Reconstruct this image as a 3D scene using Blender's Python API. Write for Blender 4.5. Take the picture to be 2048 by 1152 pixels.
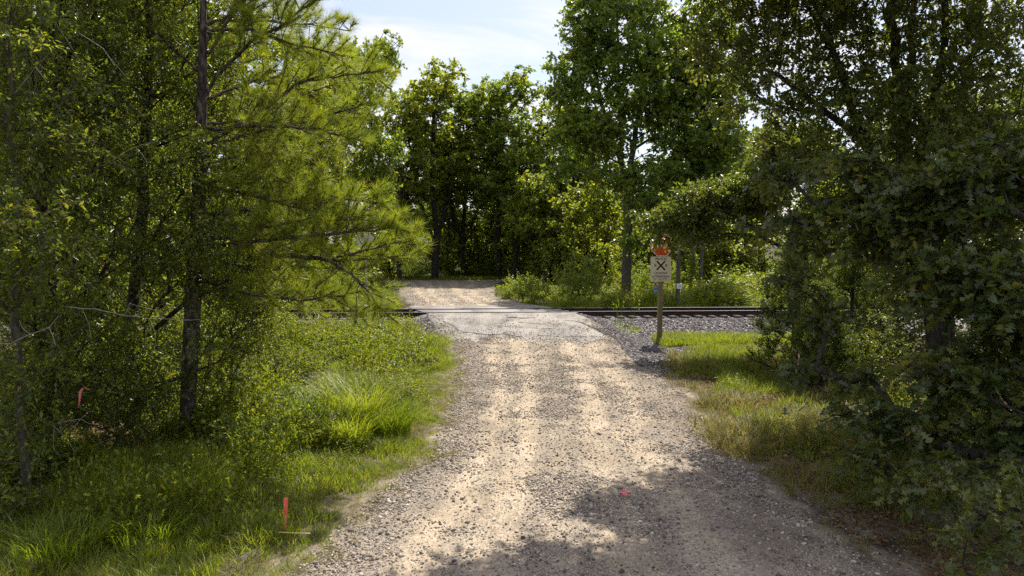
import bpy, math, random
import numpy as np
from math import radians as R, sin, cos, pi

# ---------------------------------------------------------------- clear, camera, world, sun
for o in list(bpy.data.objects): bpy.data.objects.remove(o, do_unlink=True)
S = bpy.context.scene
COL = S.collection
H, F, PITCH = 3.5, 1400.0, math.atan(91/1400.)
cd = bpy.data.cameras.new('camera'); cam = bpy.data.objects.new('camera', cd); COL.objects.link(cam)
cam.location = (0, 0, H); cam.rotation_euler = (pi/2 - PITCH, 0, 0)
cd.sensor_width = 36; cd.lens = 36*F/2048; cd.clip_start = .05; cd.clip_end = 3000
S.camera = cam
SUN_AZ, SUN_EL = R(19), R(55)
w = bpy.data.worlds.new('World'); S.world = w; w.use_nodes = True
nt = w.node_tree; nt.nodes.clear(); N = nt.nodes.new; L = nt.links.new
out = N('ShaderNodeOutputWorld'); bg = N('ShaderNodeBackground'); sky = N('ShaderNodeTexSky')
sky.sky_type = 'NISHITA'; sky.sun_disc = False; sky.sun_elevation = SUN_EL; sky.sun_rotation = SUN_AZ
sky.dust_density = 1.5; sky.air_density = 1.0
tc = N('ShaderNodeTexCoord'); mp = N('ShaderNodeMapping'); mp.inputs['Rotation'].default_value = (0, 0, R(35)); mp.inputs['Scale'].default_value = (1.2, 4.0, 6.0)
nz = N('ShaderNodeTexNoise'); nz.inputs['Scale'].default_value = 1.6; nz.inputs['Detail'].default_value = 8; nz.inputs['Roughness'].default_value = .6; nz.inputs['Distortion'].default_value = .8
cr = N('ShaderNodeValToRGB'); cr.color_ramp.elements[0].position = .40; cr.color_ramp.elements[0].color = (.25,)*3+(1,); cr.color_ramp.elements[1].position = .57; cr.color_ramp.elements[1].color = (.97,)*3+(1,)
mx = N('ShaderNodeMix'); mx.data_type = 'RGBA'; mx.inputs['B'].default_value = (6.7, 6.6, 7.5, 1)      # high thin cirrus, all round the sky
L(tc.outputs['Generated'], mp.inputs[0]); L(mp.outputs[0], nz.inputs[0]); L(nz.outputs[0], cr.inputs[0]); L(cr.outputs[0], mx.inputs['Factor'])
L(sky.outputs[0], mx.inputs['A']); L(mx.outputs['Result'], bg.inputs[0]); L(bg.outputs[0], out.inputs[0]); bg.inputs[1].default_value = .095
sd = bpy.data.lights.new('sun', 'SUN'); sd.energy = 5.0; sd.angle = R(.5); sd.color = (1, .93, .81)
so = bpy.data.objects.new('sun', sd); COL.objects.link(so)
so.rotation_euler = (pi/2 - SUN_EL, 0, -SUN_AZ + pi); so.location = (0, 0, 40)
sdir = np.array([sin(SUN_AZ)*cos(SUN_EL), cos(SUN_AZ)*cos(SUN_EL), sin(SUN_EL)])
from mathutils import Vector
so.rotation_euler = Vector(sdir).to_track_quat('Z', 'Y').to_euler()
S.view_settings.view_transform = 'Standard'; S.view_settings.look = 'None'; S.view_settings.gamma = 1; S.view_settings.exposure = .74
S.view_settings.use_curve_mapping = False
S.render.engine = 'CYCLES'
S.cycles.max_bounces = 7; S.cycles.diffuse_bounces = 4; S.cycles.glossy_bounces = 2; S.cycles.transmission_bounces = 4; S.cycles.transparent_max_bounces = 4
S.cycles.caustics_reflective = False; S.cycles.caustics_refractive = False
S.cycles.sample_clamp_indirect = 6
S.cycles.use_denoising = False

rng = np.random.default_rng(7)
UP = np.array([0, 0, 1.])

# ---------------------------------------------------------------- helpers
def P(px, py, Y):
    "world point seen at photo pixel (px,py) at distance Y"
    u = (px-1024)/F; v = -(py-576)/F
    dx, dy, dz = u, cos(PITCH)+v*sin(PITCH), -sin(PITCH)+v*cos(PITCH)
    return np.array([dx*Y/dy, Y, H+dz*Y/dy])
def nrm(a):
    a = np.asarray(a, float); return a/np.maximum(np.linalg.norm(a, axis=-1, keepdims=True), 1e-9)
def smooth(a, b, x):
    t = np.clip((x-a)/(b-a), 0, 1); return t*t*(3-2*t)
_pr = np.random.default_rng(3).random((64, 64))
def vnoise(x, y, s=1.0):
    x = np.asarray(x, float)*s+200; y = np.asarray(y, float)*s+200
    xi = np.floor(x).astype(int); yi = np.floor(y).astype(int); fx = x-xi; fy = y-yi
    fx = fx*fx*(3-2*fx); fy = fy*fy*(3-2*fy)
    a = _pr[xi % 64, yi % 64]; b = _pr[(xi+1) % 64, yi % 64]; c = _pr[xi % 64, (yi+1) % 64]; d = _pr[(xi+1) % 64, (yi+1) % 64]
    return a*(1-fx)*(1-fy)+b*fx*(1-fy)+c*(1-fx)*fy+d*fx*fy
def fnoise(x, y, s=1.0): return (vnoise(x, y, s)+.5*vnoise(x+9, y, 2.1*s)+.25*vnoise(x, y+7, 4.3*s))/1.75

def mesh(name, V, T, mat, rnd=None, smooth_=False, quads=False):
    V = np.asarray(V, np.float32).reshape(-1, 3); T = np.asarray(T, np.int32); k = T.shape[1]
    me = bpy.data.meshes.new(name); me.vertices.add(len(V)); me.vertices.foreach_set('co', V.ravel())
    me.loops.add(T.size); me.loops.foreach_set('vertex_index', T.ravel())
    me.polygons.add(len(T)); me.polygons.foreach_set('loop_start', np.arange(0, T.size, k, dtype=np.int32))
    try: me.polygons.foreach_set('loop_total', np.full(len(T), k, dtype=np.int32))
    except Exception: pass
    if smooth_: me.polygons.foreach_set('use_smooth', np.ones(len(T), bool))
    if rnd is not None:
        a = me.attributes.new('rnd', 'FLOAT', 'POINT'); a.data.foreach_set('value', np.asarray(rnd, np.float32))
    me.update(calc_edges=True); me.validate()
    if mat: me.materials.append(mat)
    return me
def add(name, me, parent=None, kind=None, loc=None, label=None, cat=None, group=None):
    o = bpy.data.objects.new(name, me); COL.objects.link(o)
    if parent is not None: o.parent = parent
    if loc is not None: o.location = loc
    if kind: o['kind'] = kind
    if label: o['label'] = label
    if cat: o['category'] = cat
    if group: o['group'] = group
    return o
def thing(name, label, cat, loc=(0, 0, 0), group=None, rz=0):
    o = add(name, None, label=label, cat=cat, group=group, loc=loc); o.rotation_euler = (0, 0, rz); return o

def frames(d, n):
    "per-item 3x3 with columns (along, side, normal)"
    d = nrm(d); s = nrm(np.cross(n, d)); n2 = np.cross(d, s); return np.stack([d, s, n2], -1)
def bake(tv, tf, pos, M, sc, rnd=None):
    tv = np.asarray(tv, float); tf = np.asarray(tf, int); pos = np.asarray(pos); n = len(pos); K = len(tv)
    sc = np.asarray(sc, float)
    if sc.ndim == 1: sc = np.repeat(sc[:, None], 3, 1)
    loc = tv[None]*sc[:, None, :]
    V = np.einsum('nij,nkj->nki', M, loc)+pos[:, None, :]
    T = tf[None]+np.arange(n)[:, None, None]*K
    if rnd is None: rnd = rng.random(n)
    return V.reshape(-1, 3), T.reshape(-1, tf.shape[1]), np.repeat(rnd, K)
def join(parts):
    Vs, Ts, Rs, o = [], [], [], 0
    for V, T, r in parts:
        Vs.append(V); Ts.append(T+o); Rs.append(r); o += len(V)
    return np.concatenate(Vs), np.concatenate(Ts), np.concatenate(Rs)

# leaf templates: along x (0..1), side y, normal z
LEAF = (np.array([[0, 0, 0], [.45, .5, .12], [1, 0, -.05], [.45, -.5, .12]]), np.array([[0, 2, 1], [0, 3, 2]]))
def lobed():
    up = [(.14, .03), (.26, .34), (.30, .08), (.46, .54), (.50, .09), (.74, .50), (.72, .09), (.92, .22)]
    vs = [(0, 0, 0)]+[(x, y, .10*y+.05*sin(x*6)) for x, y in up]+[(1.0, 0, -.06)]+[(x, -y, .10*y+.05*sin(x*6)) for x, y in reversed(up)]
    mid = [(.3, 0, 0), (.52, 0, .01), (.75, 0, 0)]
    n = len(vs); vs += mid; t = []
    a, b, c = n, n+1, n+2
    t += [(0, 1, a), (1, 2, a), (2, 3, a), (3, 4, b), (3, b, a), (4, 5, b), (5, 6, b), (5, c, b), (6, 7, c), (7, 8, c), (8, 9, c)]
    # mirror side indices: 10..17 mirror 8..1
    mir = {0: 0, 9: 9, a: a, b: b, c: c}
    for k in range(1, 9): mir[k] = 18-k
    t += [(mir[q], mir[p], mir[r]) for p, q, r in t[:11]]
    return np.array(vs), np.array(t)
LOBED = lobed()
def lobed_s():
    o = [(0, 0), (.27, .34), (.33, .07), (.52, .54), (.56, .08), (.84, .44), (1, 0), (.84, -.44), (.56, -.08), (.52, -.54), (.33, -.07), (.27, -.34)]
    v = [(x, y, .12*abs(y)) for x, y in o]; t = [(0, 2, 1), (2, 4, 3), (4, 6, 5), (0, 11, 10), (10, 9, 8), (8, 7, 6), (0, 10, 2), (2, 10, 8), (2, 8, 4), (4, 8, 6)]
    return np.array(v), np.array(t)
LOBED_S = lobed_s()
NEEDLE = (np.array([[0, .5, 0], [0, -.5, 0], [1, 0, .02]]), np.array([[0, 1, 2]]))

def tubes(A, B, ra, rb, sides, da=None, db=None, rndv=None):
    n = len(A)
    if n == 0: return np.zeros((0, 3)), np.zeros((0, 3), int), np.zeros(0)
    d = nrm(B-A); da = d if da is None else da; db = d if db is None else db
    def ring(c, dd, r):
        ref = np.where(np.abs(dd[:, 2:3]) > .95, np.array([[1., .1, 0]]), np.array([[0, .05, 1.]]))
        s = nrm(np.cross(ref, dd)); t = np.cross(dd, s)
        a = np.arange(sides)*2*pi/sides
        return c[:, None]+r[:, None, None]*(s[:, None]*np.cos(a)[None, :, None]+t[:, None]*np.sin(a)[None, :, None])
    # keep both rings in the same frame so that the tube does not twist
    V = np.concatenate([ring(A, da, ra), ring(B, db, rb)], 1).reshape(-1, 3)
    i = np.arange(sides); j = (i+1) % sides
    tf = np.concatenate([np.stack([i, j, j+sides], 1), np.stack([i, j+sides, i+sides], 1)])
    T = (tf[None]+np.arange(n)[:, None, None]*2*sides).reshape(-1, 3)
    return V, T, np.repeat(rng.random(n) if rndv is None else rndv, 2*sides)

def resample(pts, seg):
    pts = np.asarray(pts, float); o = [pts[0]]
    for a, b in zip(pts[:-1], pts[1:]):
        k = max(1, int(np.linalg.norm(b-a)/seg))
        for i in range(1, k+1): o.append(a+(b-a)*i/k)
    return np.array(o)
class Tree:
    def __init__(s, R0, rtip=.006, ex=.45): s.p = []; s.par = []; s.len = []; s.R0 = R0; s.rtip = rtip; s.tips = []; s.ex = ex; s.w = []
    def chain(s, pts, parent=-1, wob=0.0, seg=.4, w=0):
        pts = resample(pts, seg); last = parent; first = True
        for q in pts:
            if first and parent >= 0: first = False; continue
            first = False
            if wob and last >= 0: q = q+rng.normal(0, wob, 3)
            s.p.append(q); s.par.append(last); s.w.append(0)
            s.len.append(0 if last < 0 else s.len[last]+np.linalg.norm(q-s.p[last])); last = len(s.p)-1
        s.w[last] += w
        return last
    def nearest(s, q): return int(np.argmin(np.linalg.norm(np.array(s.p)-q, axis=1)))
    def grow(s, T, bf=.35, seg=.5, zpen=1.2, sag=.12, wob=.03):
        T = np.asarray(T); P0 = np.array(s.p)
        d0 = np.linalg.norm(T[:, None]-P0[None], axis=2).min(1); order = np.argsort(d0+rng.normal(0, .3, len(T)))
        n0 = len(s.p); cap = n0+len(T)*14+10
        A = np.zeros((cap, 3)); A[:n0] = P0; Ln = np.zeros(cap); Ln[:n0] = s.len; n = n0
        for ti in order:
            t = T[ti]; dv = A[:n]-t; d = np.sqrt((dv**2).sum(1))
            c = d+bf*Ln[:n]+zpen*np.maximum(dv[:, 2]+.25*d, 0)
            a = int(np.argmin(c)); dd = d[a]; k = min(12, max(1, int(dd/seg)))
            p0 = A[a]; ctrl = (p0+t)/2+np.array([0, 0, sag*dd])+rng.normal(0, .07*dd, 3); last = a
            for i in range(1, k+1):
                u = i/k; q = (1-u)**2*p0+2*u*(1-u)*ctrl+u*u*t+(rng.normal(0, wob, 3) if i < k else 0)
                A[n] = q; Ln[n] = Ln[last]+np.linalg.norm(q-A[last]); s.par.append(last); s.w.append(0); last = n; n += 1
            s.w[last] += 1; s.tips.append(last)
        s.p = [A[i] for i in range(n)]; s.len = list(Ln[:n])
    def finish(s, taper=1.0):
        s.P = np.array(s.p); s.PAR = np.array(s.par); n = len(s.P)
        cnt = np.array(s.w, float)
        for i in range(n-1, -1, -1):
            cnt[i] = max(cnt[i], .5) if cnt[i] == 0 else cnt[i]
            if s.PAR[i] >= 0: cnt[s.PAR[i]] += cnt[i]
        s.rad = np.maximum(s.rtip, s.R0*(cnt/cnt[0])**s.ex)
        e = np.arange(n)[s.PAR >= 0]; pa = s.PAR[e]
        s.dir = np.zeros((n, 3)); s.dir[e] = nrm(s.P[e]-s.P[pa]); roots = s.PAR < 0
        s.dir[roots] = UP
        main = np.full(n, -1)
        for i in e[np.argsort(s.rad[e])]: main[s.PAR[i]] = i
        ra = np.where(main[pa] == e, s.rad[pa], np.minimum(s.rad[pa], s.rad[e]*1.25)); da = np.where((main[pa] == e)[:, None], s.dir[pa], s.dir[e])
        s.E = (e, pa, ra, da)
    def wood(s, lo, hi, sides):
        e, pa, ra, da = s.E; m = (s.rad[e] >= lo) & (s.rad[e] < hi)
        return tubes(s.P[pa[m]], s.P[e[m]], ra[m], s.rad[e[m]], sides, da[m], s.dir[e[m]])

def in_lobes(lobes, n, surf=.45):
    "n points in ellipsoids (centre, (rx,ry,rz)); share by volume; pushed to the surface"
    vol = np.array([l[1][0]*l[1][1]*l[1][2] for l in lobes])**.8; idx = rng.choice(len(lobes), n, p=vol/vol.sum())
    C = np.array([l[0] for l in lobes])[idx]; Rr = np.array([l[1] for l in lobes])[idx]
    d = nrm(rng.normal(0, 1, (n, 3))); r = rng.random(n)**(surf)
    return C+d*Rr*r[:, None]
def sprigs(tips, outd, m, Lt, k, ll, lw, tmpl, a=.5, b=.8, c=.1, droop=.25, nup=.7, rt=.003, flat=1.0, hang=.3, two=True):
    n = len(tips)
    d = nrm(outd[:, None]*a+rng.normal(0, 1, (n, m, 3))*b*np.array([1, 1, flat])+np.array([0, 0, c])).reshape(-1, 3)
    base = np.repeat(tips, m, 0); ln = Lt*rng.uniform(.5, 1.2, n*m)
    end = base+d*ln[:, None]+np.array([0, 0, -1])*(droop*ln*ln/Lt)[:, None]
    mid = base+d*ln[:, None]*.55
    wood = [tubes(base, end, np.full(n*m, rt), np.full(n*m, rt*.4), 3)] if not two else [tubes(base, mid, np.full(n*m, rt), np.full(n*m, rt*.7), 3), tubes(mid, end, np.full(n*m, rt*.7), np.full(n*m, rt*.35), 3)]
    t = (np.arange(k)+.5+rng.uniform(-.4, .4, (n*m, k)))/k
    q = np.where(t[..., None] < .55, base[:, None]+(mid-base)[:, None]*(t/.55)[..., None], mid[:, None]+(end-mid)[:, None]*((t-.55)/.45)[..., None]).reshape(-1, 3)
    dd = np.repeat(d, k, 0)
    ld = nrm(dd*.5+rng.normal(0, .7, q.shape)*np.array([1, 1, flat])+np.array([0, 0, -hang]))
    nn = nrm(UP*nup+rng.normal(0, .6, q.shape))
    M = frames(ld, nn); s = rng.uniform(.65, 1.2, len(q))
    sc = np.stack([ll*s, lw*s, ll*s], 1)
    rv = np.clip(np.repeat(rng.random(n), m*k)*.45+rng.random(len(q))*.55, 0, 1)
    return join(wood), (q, M, sc, rv)

# ---------------------------------------------------------------- materials
def nodes(name):
    m = bpy.data.materials.new(name); m.use_nodes = True; t = m.node_tree; t.nodes.clear()
    return m, t, t.nodes.new, t.links.new
def ramp(Nn, stops):
    r = Nn('ShaderNodeValToRGB'); e = r.color_ramp.elements
    while len(e) < len(stops): e.new(.5)
    for i, (p, c) in enumerate(stops): e[i].position = p; e[i].color = tuple(c)+(1,)
    return r
def leaf_mat(name, cols, tr=.5, rough=.42, spec=.5, tcol=(1.35, 1.25, .55), inst=False, k=(1.85, 1.55, 1.15)):
    cols = [(p, tuple(min(a*b, .7) for a, b in zip(c, k)) if c[1] > c[0] else c) for p, c in cols]
    m, t, Nn, Ll = nodes(name)
    at = Nn('ShaderNodeAttribute'); at.attribute_name = 'rnd'
    src = at.outputs['Fac']
    if inst:
        oi = Nn('ShaderNodeObjectInfo'); mm = Nn('ShaderNodeMath'); mm.operation = 'MULTIPLY_ADD'; mm.inputs[1].default_value = .55
        m2 = Nn('ShaderNodeMath'); m2.operation = 'MULTIPLY'; m2.inputs[1].default_value = .45
        Ll(oi.outputs['Random'], mm.inputs[0]); Ll(at.outputs['Fac'], m2.inputs[0]); Ll(m2.outputs[0], mm.inputs[2]); src = mm.outputs[0]
    r = ramp(Nn, cols); Ll(src, r.inputs[0])
    b = Nn('ShaderNodeBsdfPrincipled'); b.inputs['Roughness'].default_value = rough; b.inputs['Specular IOR Level'].default_value = spec
    Ll(r.outputs[0], b.inputs['Base Color'])
    mu = Nn('ShaderNodeMix'); mu.data_type = 'RGBA'; mu.blend_type = 'MULTIPLY'; mu.inputs['Factor'].default_value = 1; mu.inputs['B'].default_value = tuple(x*1.6 for x in tcol)+(1,)
    Ll(r.outputs[0], mu.inputs['A']); tb = Nn('ShaderNodeBsdfTranslucent'); Ll(mu.outputs['Result'], tb.inputs[0])
    mi = Nn('ShaderNodeMixShader'); mi.inputs[0].default_value = tr; Ll(b.outputs[0], mi.inputs[1]); Ll(tb.outputs[0], mi.inputs[2])
    o = Nn('ShaderNodeOutputMaterial'); Ll(mi.outputs[0], o.inputs[0]); return m
def surf_mat(name, cols, scale=3, detail=6, rough=.9, bump=.3, bscale=None, stretch=(1, 1, 1), spec=.3, metal=0, extra=None, coord='Object', bdist=.05):
    m, t, Nn, Ll = nodes(name)
    tc = Nn('ShaderNodeTexCoord'); mp = Nn('ShaderNodeMapping'); mp.inputs['Scale'].default_value = stretch; Ll(tc.outputs[coord], mp.inputs[0])
    n1 = Nn('ShaderNodeTexNoise'); n1.inputs['Scale'].default_value = scale; n1.inputs['Detail'].default_value = detail; n1.inputs['Roughness'].default_value = .62; Ll(mp.outputs[0], n1.inputs[0])
    r = ramp(Nn, cols); Ll(n1.outputs[0], r.inputs[0])
    b = Nn('ShaderNodeBsdfPrincipled'); b.inputs['Roughness'].default_value = rough; b.inputs['Specular IOR Level'].default_value = spec; b.inputs['Metallic'].default_value = metal
    colout = r.outputs[0]
    if extra: colout = extra(Nn, Ll, mp, colout)
    Ll(colout, b.inputs['Base Color'])
    n2 = Nn('ShaderNodeTexNoise'); n2.inputs['Scale'].default_value = bscale or scale*4; n2.inputs['Detail'].default_value = 5; Ll(mp.outputs[0], n2.inputs[0])
    bp = Nn('ShaderNodeBump'); bp.inputs['Strength'].default_value = bump; bp.inputs['Distance'].default_value = bdist; Ll(n2.outputs[0], bp.inputs['Height']); Ll(bp.outputs[0], b.inputs['Normal'])
    o = Nn('ShaderNodeOutputMaterial'); Ll(b.outputs[0], o.inputs[0]); return m
def flat_mat(name, c, rough=.6, metal=0):
    v = np.array(c); return surf_mat(name, [(.3, v*.85), (.7, np.minimum(v*1.1, .95))], 14, 4, rough, .08, metal=metal)
def speckle(dark, light, sc1=60, amt=.8):
    "small stones: voronoi cells of random tone over the soil colour"
    def f(Nn, Ll, mp, col):
        vo = Nn('ShaderNodeTexVoronoi'); vo.inputs['Scale'].default_value = sc1; Ll(mp.outputs[0], vo.inputs[0])
        rr = ramp(Nn, [(0, dark), (.5, tuple((a+b)/2 for a, b in zip(dark, light))), (1, light)]); se = Nn('ShaderNodeSeparateColor'); Ll(vo.outputs['Color'], se.inputs[0]); Ll(se.outputs[0], rr.inputs[0])
        th = Nn('ShaderNodeTexNoise'); th.inputs['Scale'].default_value = 1.4; th.inputs['Detail'].default_value = 6; Ll(mp.outputs[0], th.inputs[0])
        ad = Nn('ShaderNodeMath'); ad.operation = 'MULTIPLY_ADD'; ad.inputs[1].default_value = 1.6; Ll(th.outputs[0], ad.inputs[0]); 
        mm = Nn('ShaderNodeMath'); mm.operation = 'MULTIPLY_ADD'; mm.inputs[1].default_value = .6; mm.inputs[2].default_value = -.62; Ll(se.outputs[1], mm.inputs[0]); Ll(mm.outputs[0], ad.inputs[2])
        r2 = ramp(Nn, [(.30, (0, 0, 0)), (.45, (amt,)*3)]); Ll(ad.outputs[0], r2.inputs[0])
        mi = Nn('ShaderNodeMix'); mi.data_type = 'RGBA'; Ll(r2.outputs[0], mi.inputs['Factor']); Ll(col, mi.inputs['A']); Ll(rr.outputs[0], mi.inputs['B']); return mi.outputs['Result']
    return f
M = {}
g = lambda *a: tuple(a)
M['gloss'] = leaf_mat('glossy_leaf', [(0, g(.022, .045, .010)), (.5, g(.040, .072, .014)), (.93, g(.075, .105, .018)), (.985, g(.26, .20, .03)), (1, g(.35, .22, .03))], .52, .38, .5, k=(2.8, 2.15, 1.4))
M['oak'] = leaf_mat('oak_leaf', [(0, g(.018, .038, .014)), (.45, g(.033, .060, .018)), (.8, g(.055, .082, .018)), (.93, g(.095, .105, .02)), (1, g(.16, .12, .02))], .42, .34, .6, k=(2.0, 1.6, 1.25))
M['oakhigh'] = leaf_mat('high_oak_leaf', [(0, g(.025, .048, .014)), (.6, g(.042, .070, .018)), (.92, g(.065, .085, .02)), (1, g(.14, .11, .02))], .42, .38, .5, k=(2.4, 1.9, 1.3))
M['maple'] = leaf_mat('broad_leaf', [(0, g(.035, .070, .014)), (.55, g(.055, .100, .018)), (.95, g(.085, .125, .022)), (1, g(.17, .14, .02))], .50, .38, .5, k=(2.4, 1.95, 1.3))
M['wood_leaf'] = leaf_mat('woodland_leaf', [(0, g(.030, .058, .014)), (.5, g(.045, .080, .018)), (.9, g(.080, .110, .020)), (1, g(.14, .13, .02))], .48, .45, .4, k=(2.9, 2.4, 1.5))
M['wood_leaf_b'] = leaf_mat('woodland_leaf_warm', [(0, g(.045, .068, .014)), (.5, g(.065, .092, .018)), (.9, g(.095, .118, .020)), (1, g(.13, .12, .02))], .52, .40, .5, k=(2.6, 2.35, 1.4))
M['needle'] = leaf_mat('pine_needle', [(0, g(.055, .105, .014)), (.5, g(.085, .150, .018)), (.93, g(.13, .19, .025)), (1, g(.25, .16, .05))], .50, .40, .5, (1.2, 1.25, .5), k=(2.1, 1.42, 1.3))
M['cedar'] = leaf_mat('cedar_spray', [(0, g(.030, .060, .020)), (.6, g(.045, .080, .022)), (1, g(.075, .11, .025))], .35, .5, .3, k=(2.3, 1.8, 1.3))
M['grass'] = leaf_mat('grass_blade', [(0, g(.055, .095, .014)), (.45, g(.085, .145, .018)), (.8, g(.125, .175, .025)), (1, g(.24, .20, .06))], .50, .45, .45, (1.2, 1.2, .5), True, k=(1.75, 1.35, 1.1))
M['drygrass'] = leaf_mat('dry_grass_blade', [(0, g(.10, .12, .03)), (.5, g(.17, .16, .05)), (1, g(.28, .22, .10))], .42, .5, .4, (1.1, 1.05, .7), True)
M['tallgrass'] = leaf_mat('tall_grass_blade', [(0, g(.075, .14, .02)), (.6, g(.125, .185, .024)), (1, g(.19, .24, .04))], .48, .45, .35, (1.2, 1.2, .5), True, k=(1.55, 1.3, 1.0))
M['weed'] = leaf_mat('weed_leaf', [(0, g(.05, .09, .014)), (.5, g(.085, .14, .018)), (.9, g(.13, .18, .022)), (1, g(.19, .18, .04))], .50, .45, .4, (1.25, 1.2, .5), True, k=(1.75, 1.35, 1.1))
M['shrub'] = leaf_mat('shrub_leaf', [(0, g(.055, .10, .018)), (.5, g(.09, .15, .022)), (1, g(.14, .19, .03))], .48, .42, .45, k=(1.7, 1.4, 1.1))
M['plume'] = leaf_mat('grass_plume', [(0, g(.34, .32, .22)), (1, g(.50, .47, .34))], .45, .6, .3, (.7, .7, .65))
M['petal'] = leaf_mat('wildflower_petal', [(0, g(.62, .45, .55)), (1, g(.75, .62, .68))], .4, .6, .3, (.7, .65, .7))
M['litter'] = leaf_mat('fallen_leaf', [(0, g(.10, .055, .03)), (.6, g(.18, .11, .05)), (1, g(.30, .20, .09))], .2, .7, .2, (.8, .7, .5), True)
M['bark'] = surf_mat('oak_bark', [(.38, g(.014, .012, .010)), (.52, g(.038, .033, .027)), (.68, g(.085, .077, .062))], 16, 8, .95, 1, 22, (1, 1, .25), bdist=.04)
M['pinebark'] = surf_mat('pine_bark', [(.40, g(.020, .017, .015)), (.52, g(.062, .050, .042)), (.64, g(.13, .11, .09))], 17, 8, .95, 1, 18, (1, 1, .35), bdist=.05)
M['palebark'] = surf_mat('pale_bark', [(.35, g(.035, .031, .022)), (.65, g(.12, .108, .082))], 14, 7, .9, .6, 20, (1, 1, .4), bdist=.02)
M['deadwood'] = surf_mat('dead_twig', [(.3, g(.16, .145, .12)), (.7, g(.33, .30, .26))], 12, 4, .8, .3)
M['soil'] = surf_mat('soil', [(.3, g(.035, .032, .016)), (.5, g(.065, .060, .028)), (.7, g(.11, .085, .05))], 1.5, 8, 1, .6, 9, spec=.1)
M['litterfloor'] = None
def road_extra(Nn, Ll, mp, col):
    col = speckle(g(.07, .063, .06), g(.46, .41, .36), 55, .5)(Nn, Ll, mp, col)
    # worn wheel tracks are paler sand, crown and sides hold darker stone ('lane'); outer metre turns to leaf mould ('rnd')
    la = Nn('ShaderNodeAttribute'); la.attribute_name = 'lane'
    n3 = Nn('ShaderNodeTexNoise'); n3.inputs['Scale'].default_value = 1.3; n3.inputs['Detail'].default_value = 7; n3.inputs['Roughness'].default_value = .7; Ll(mp.outputs[0], n3.inputs[0])
    a = Nn('ShaderNodeMath'); a.operation = 'MULTIPLY_ADD'; a.inputs[1].default_value = .9; Ll(la.outputs['Fac'], a.inputs[0]); Ll(n3.outputs[0], a.inputs[2])
    r = ramp(Nn, [(.40, (.86, .83, .81)), (.75, (1.08, 1.04, .97)), (1, (1.34, 1.27, 1.15))]); Ll(a.outputs[0], r.inputs[0])
    mu = Nn('ShaderNodeMix'); mu.data_type = 'RGBA'; mu.blend_type = 'MULTIPLY'; mu.inputs['Factor'].default_value = 1; Ll(col, mu.inputs['A']); Ll(r.outputs[0], mu.inputs['B'])
    ed = Nn('ShaderNodeAttribute'); ed.attribute_name = 'rnd'
    n4 = Nn('ShaderNodeTexNoise'); n4.inputs['Scale'].default_value = 2.6; n4.inputs['Detail'].default_value = 8; n4.inputs['Roughness'].default_value = .7; Ll(mp.outputs[0], n4.inputs[0])
    b = Nn('ShaderNodeMath'); b.operation = 'MULTIPLY_ADD'; b.inputs[1].default_value = 2.6; Ll(n4.outputs[0], b.inputs[0]); Ll(ed.outputs['Fac'], b.inputs[2])
    r2 = ramp(Nn, [(.0, (0, 0, 0)), (1, (1, 1, 1))]); mr = Nn('ShaderNodeMapRange'); mr.inputs['From Min'].default_value = .75; mr.inputs['From Max'].default_value = 1.45; Ll(b.outputs[0], mr.inputs['Value'])
    n5 = ramp(Nn, [(.35, g(.055, .046, .030)), (.5, g(.10, .082, .052)), (.68, g(.17, .14, .095))]); Ll(n4.outputs[0], n5.inputs[0])
    mi = Nn('ShaderNodeMix'); mi.data_type = 'RGBA'; Ll(mr.outputs[0], mi.inputs['Factor']); Ll(n5.outputs[0], mi.inputs['A']); Ll(mu.outputs['Result'], mi.inputs['B']); return mi.outputs['Result']
M['road'] = surf_mat('road_dirt', [(.30, g(.165, .138, .108)), (.5, g(.245, .208, .162)), (.68, g(.325, .28, .222))], 1.1, 9, .95, .6, 60, (1, .6, 1), spec=.15, extra=road_extra, bdist=.02)
M['ballast'] = surf_mat('ballast_bed', [(.3, g(.045, .04, .042)), (.7, g(.13, .12, .118))], 9, 6, 1, 1, 22, spec=.2, extra=speckle(g(.05, .045, .048), g(.48, .45, .44), 17, .95), bdist=.05)
def stone_mat(name, stops):
    m, t, Nn, Ll = nodes(name); oi = Nn('ShaderNodeObjectInfo'); r = ramp(Nn, stops); Ll(oi.outputs['Random'], r.inputs[0])
    tc = Nn('ShaderNodeTexCoord'); n1 = Nn('ShaderNodeTexNoise'); n1.inputs['Scale'].default_value = 3; n1.inputs['Detail'].default_value = 4; Ll(tc.outputs['Object'], n1.inputs[0])
    mi = Nn('ShaderNodeMix'); mi.data_type = 'RGBA'; mi.blend_type = 'OVERLAY'; mi.inputs['Factor'].default_value = .6; Ll(r.outputs[0], mi.inputs['A']); Ll(n1.outputs[0], mi.inputs['B'])
    b = Nn('ShaderNodeBsdfPrincipled'); b.inputs['Roughness'].default_value = .8; b.inputs['Specular IOR Level'].default_value = .3; Ll(mi.outputs['Result'], b.inputs['Base Color'])
    o = Nn('ShaderNodeOutputMaterial'); Ll(b.outputs[0], o.inputs[0]); return m
M['stone'] = stone_mat('gravel_stone', [(0, g(.07, .062, .058)), (.25, g(.17, .150, .130)), (.6, g(.30, .255, .205)), (.85, g(.39, .34, .28)), (1, g(.52, .47, .40))])
M['bstone'] = stone_mat('ballast_stone', [(0, g(.035, .030, .036)), (.4, g(.085, .077, .083)), (.75, g(.17, .155, .155)), (.93, g(.33, .30, .295)), (1, g(.50, .46, .45))])
M['asphalt'] = surf_mat('worn_asphalt', [(.38, g(.055, .048, .042)), (.48, g(.145, .126, .104)), (.60, g(.26, .228, .185))], 1.3, 12, .8, .5, 30, (1, .7, 1), spec=.4, extra=speckle(g(.09, .085, .085), g(.42, .39, .36), 45, .6), bdist=.015)
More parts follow.
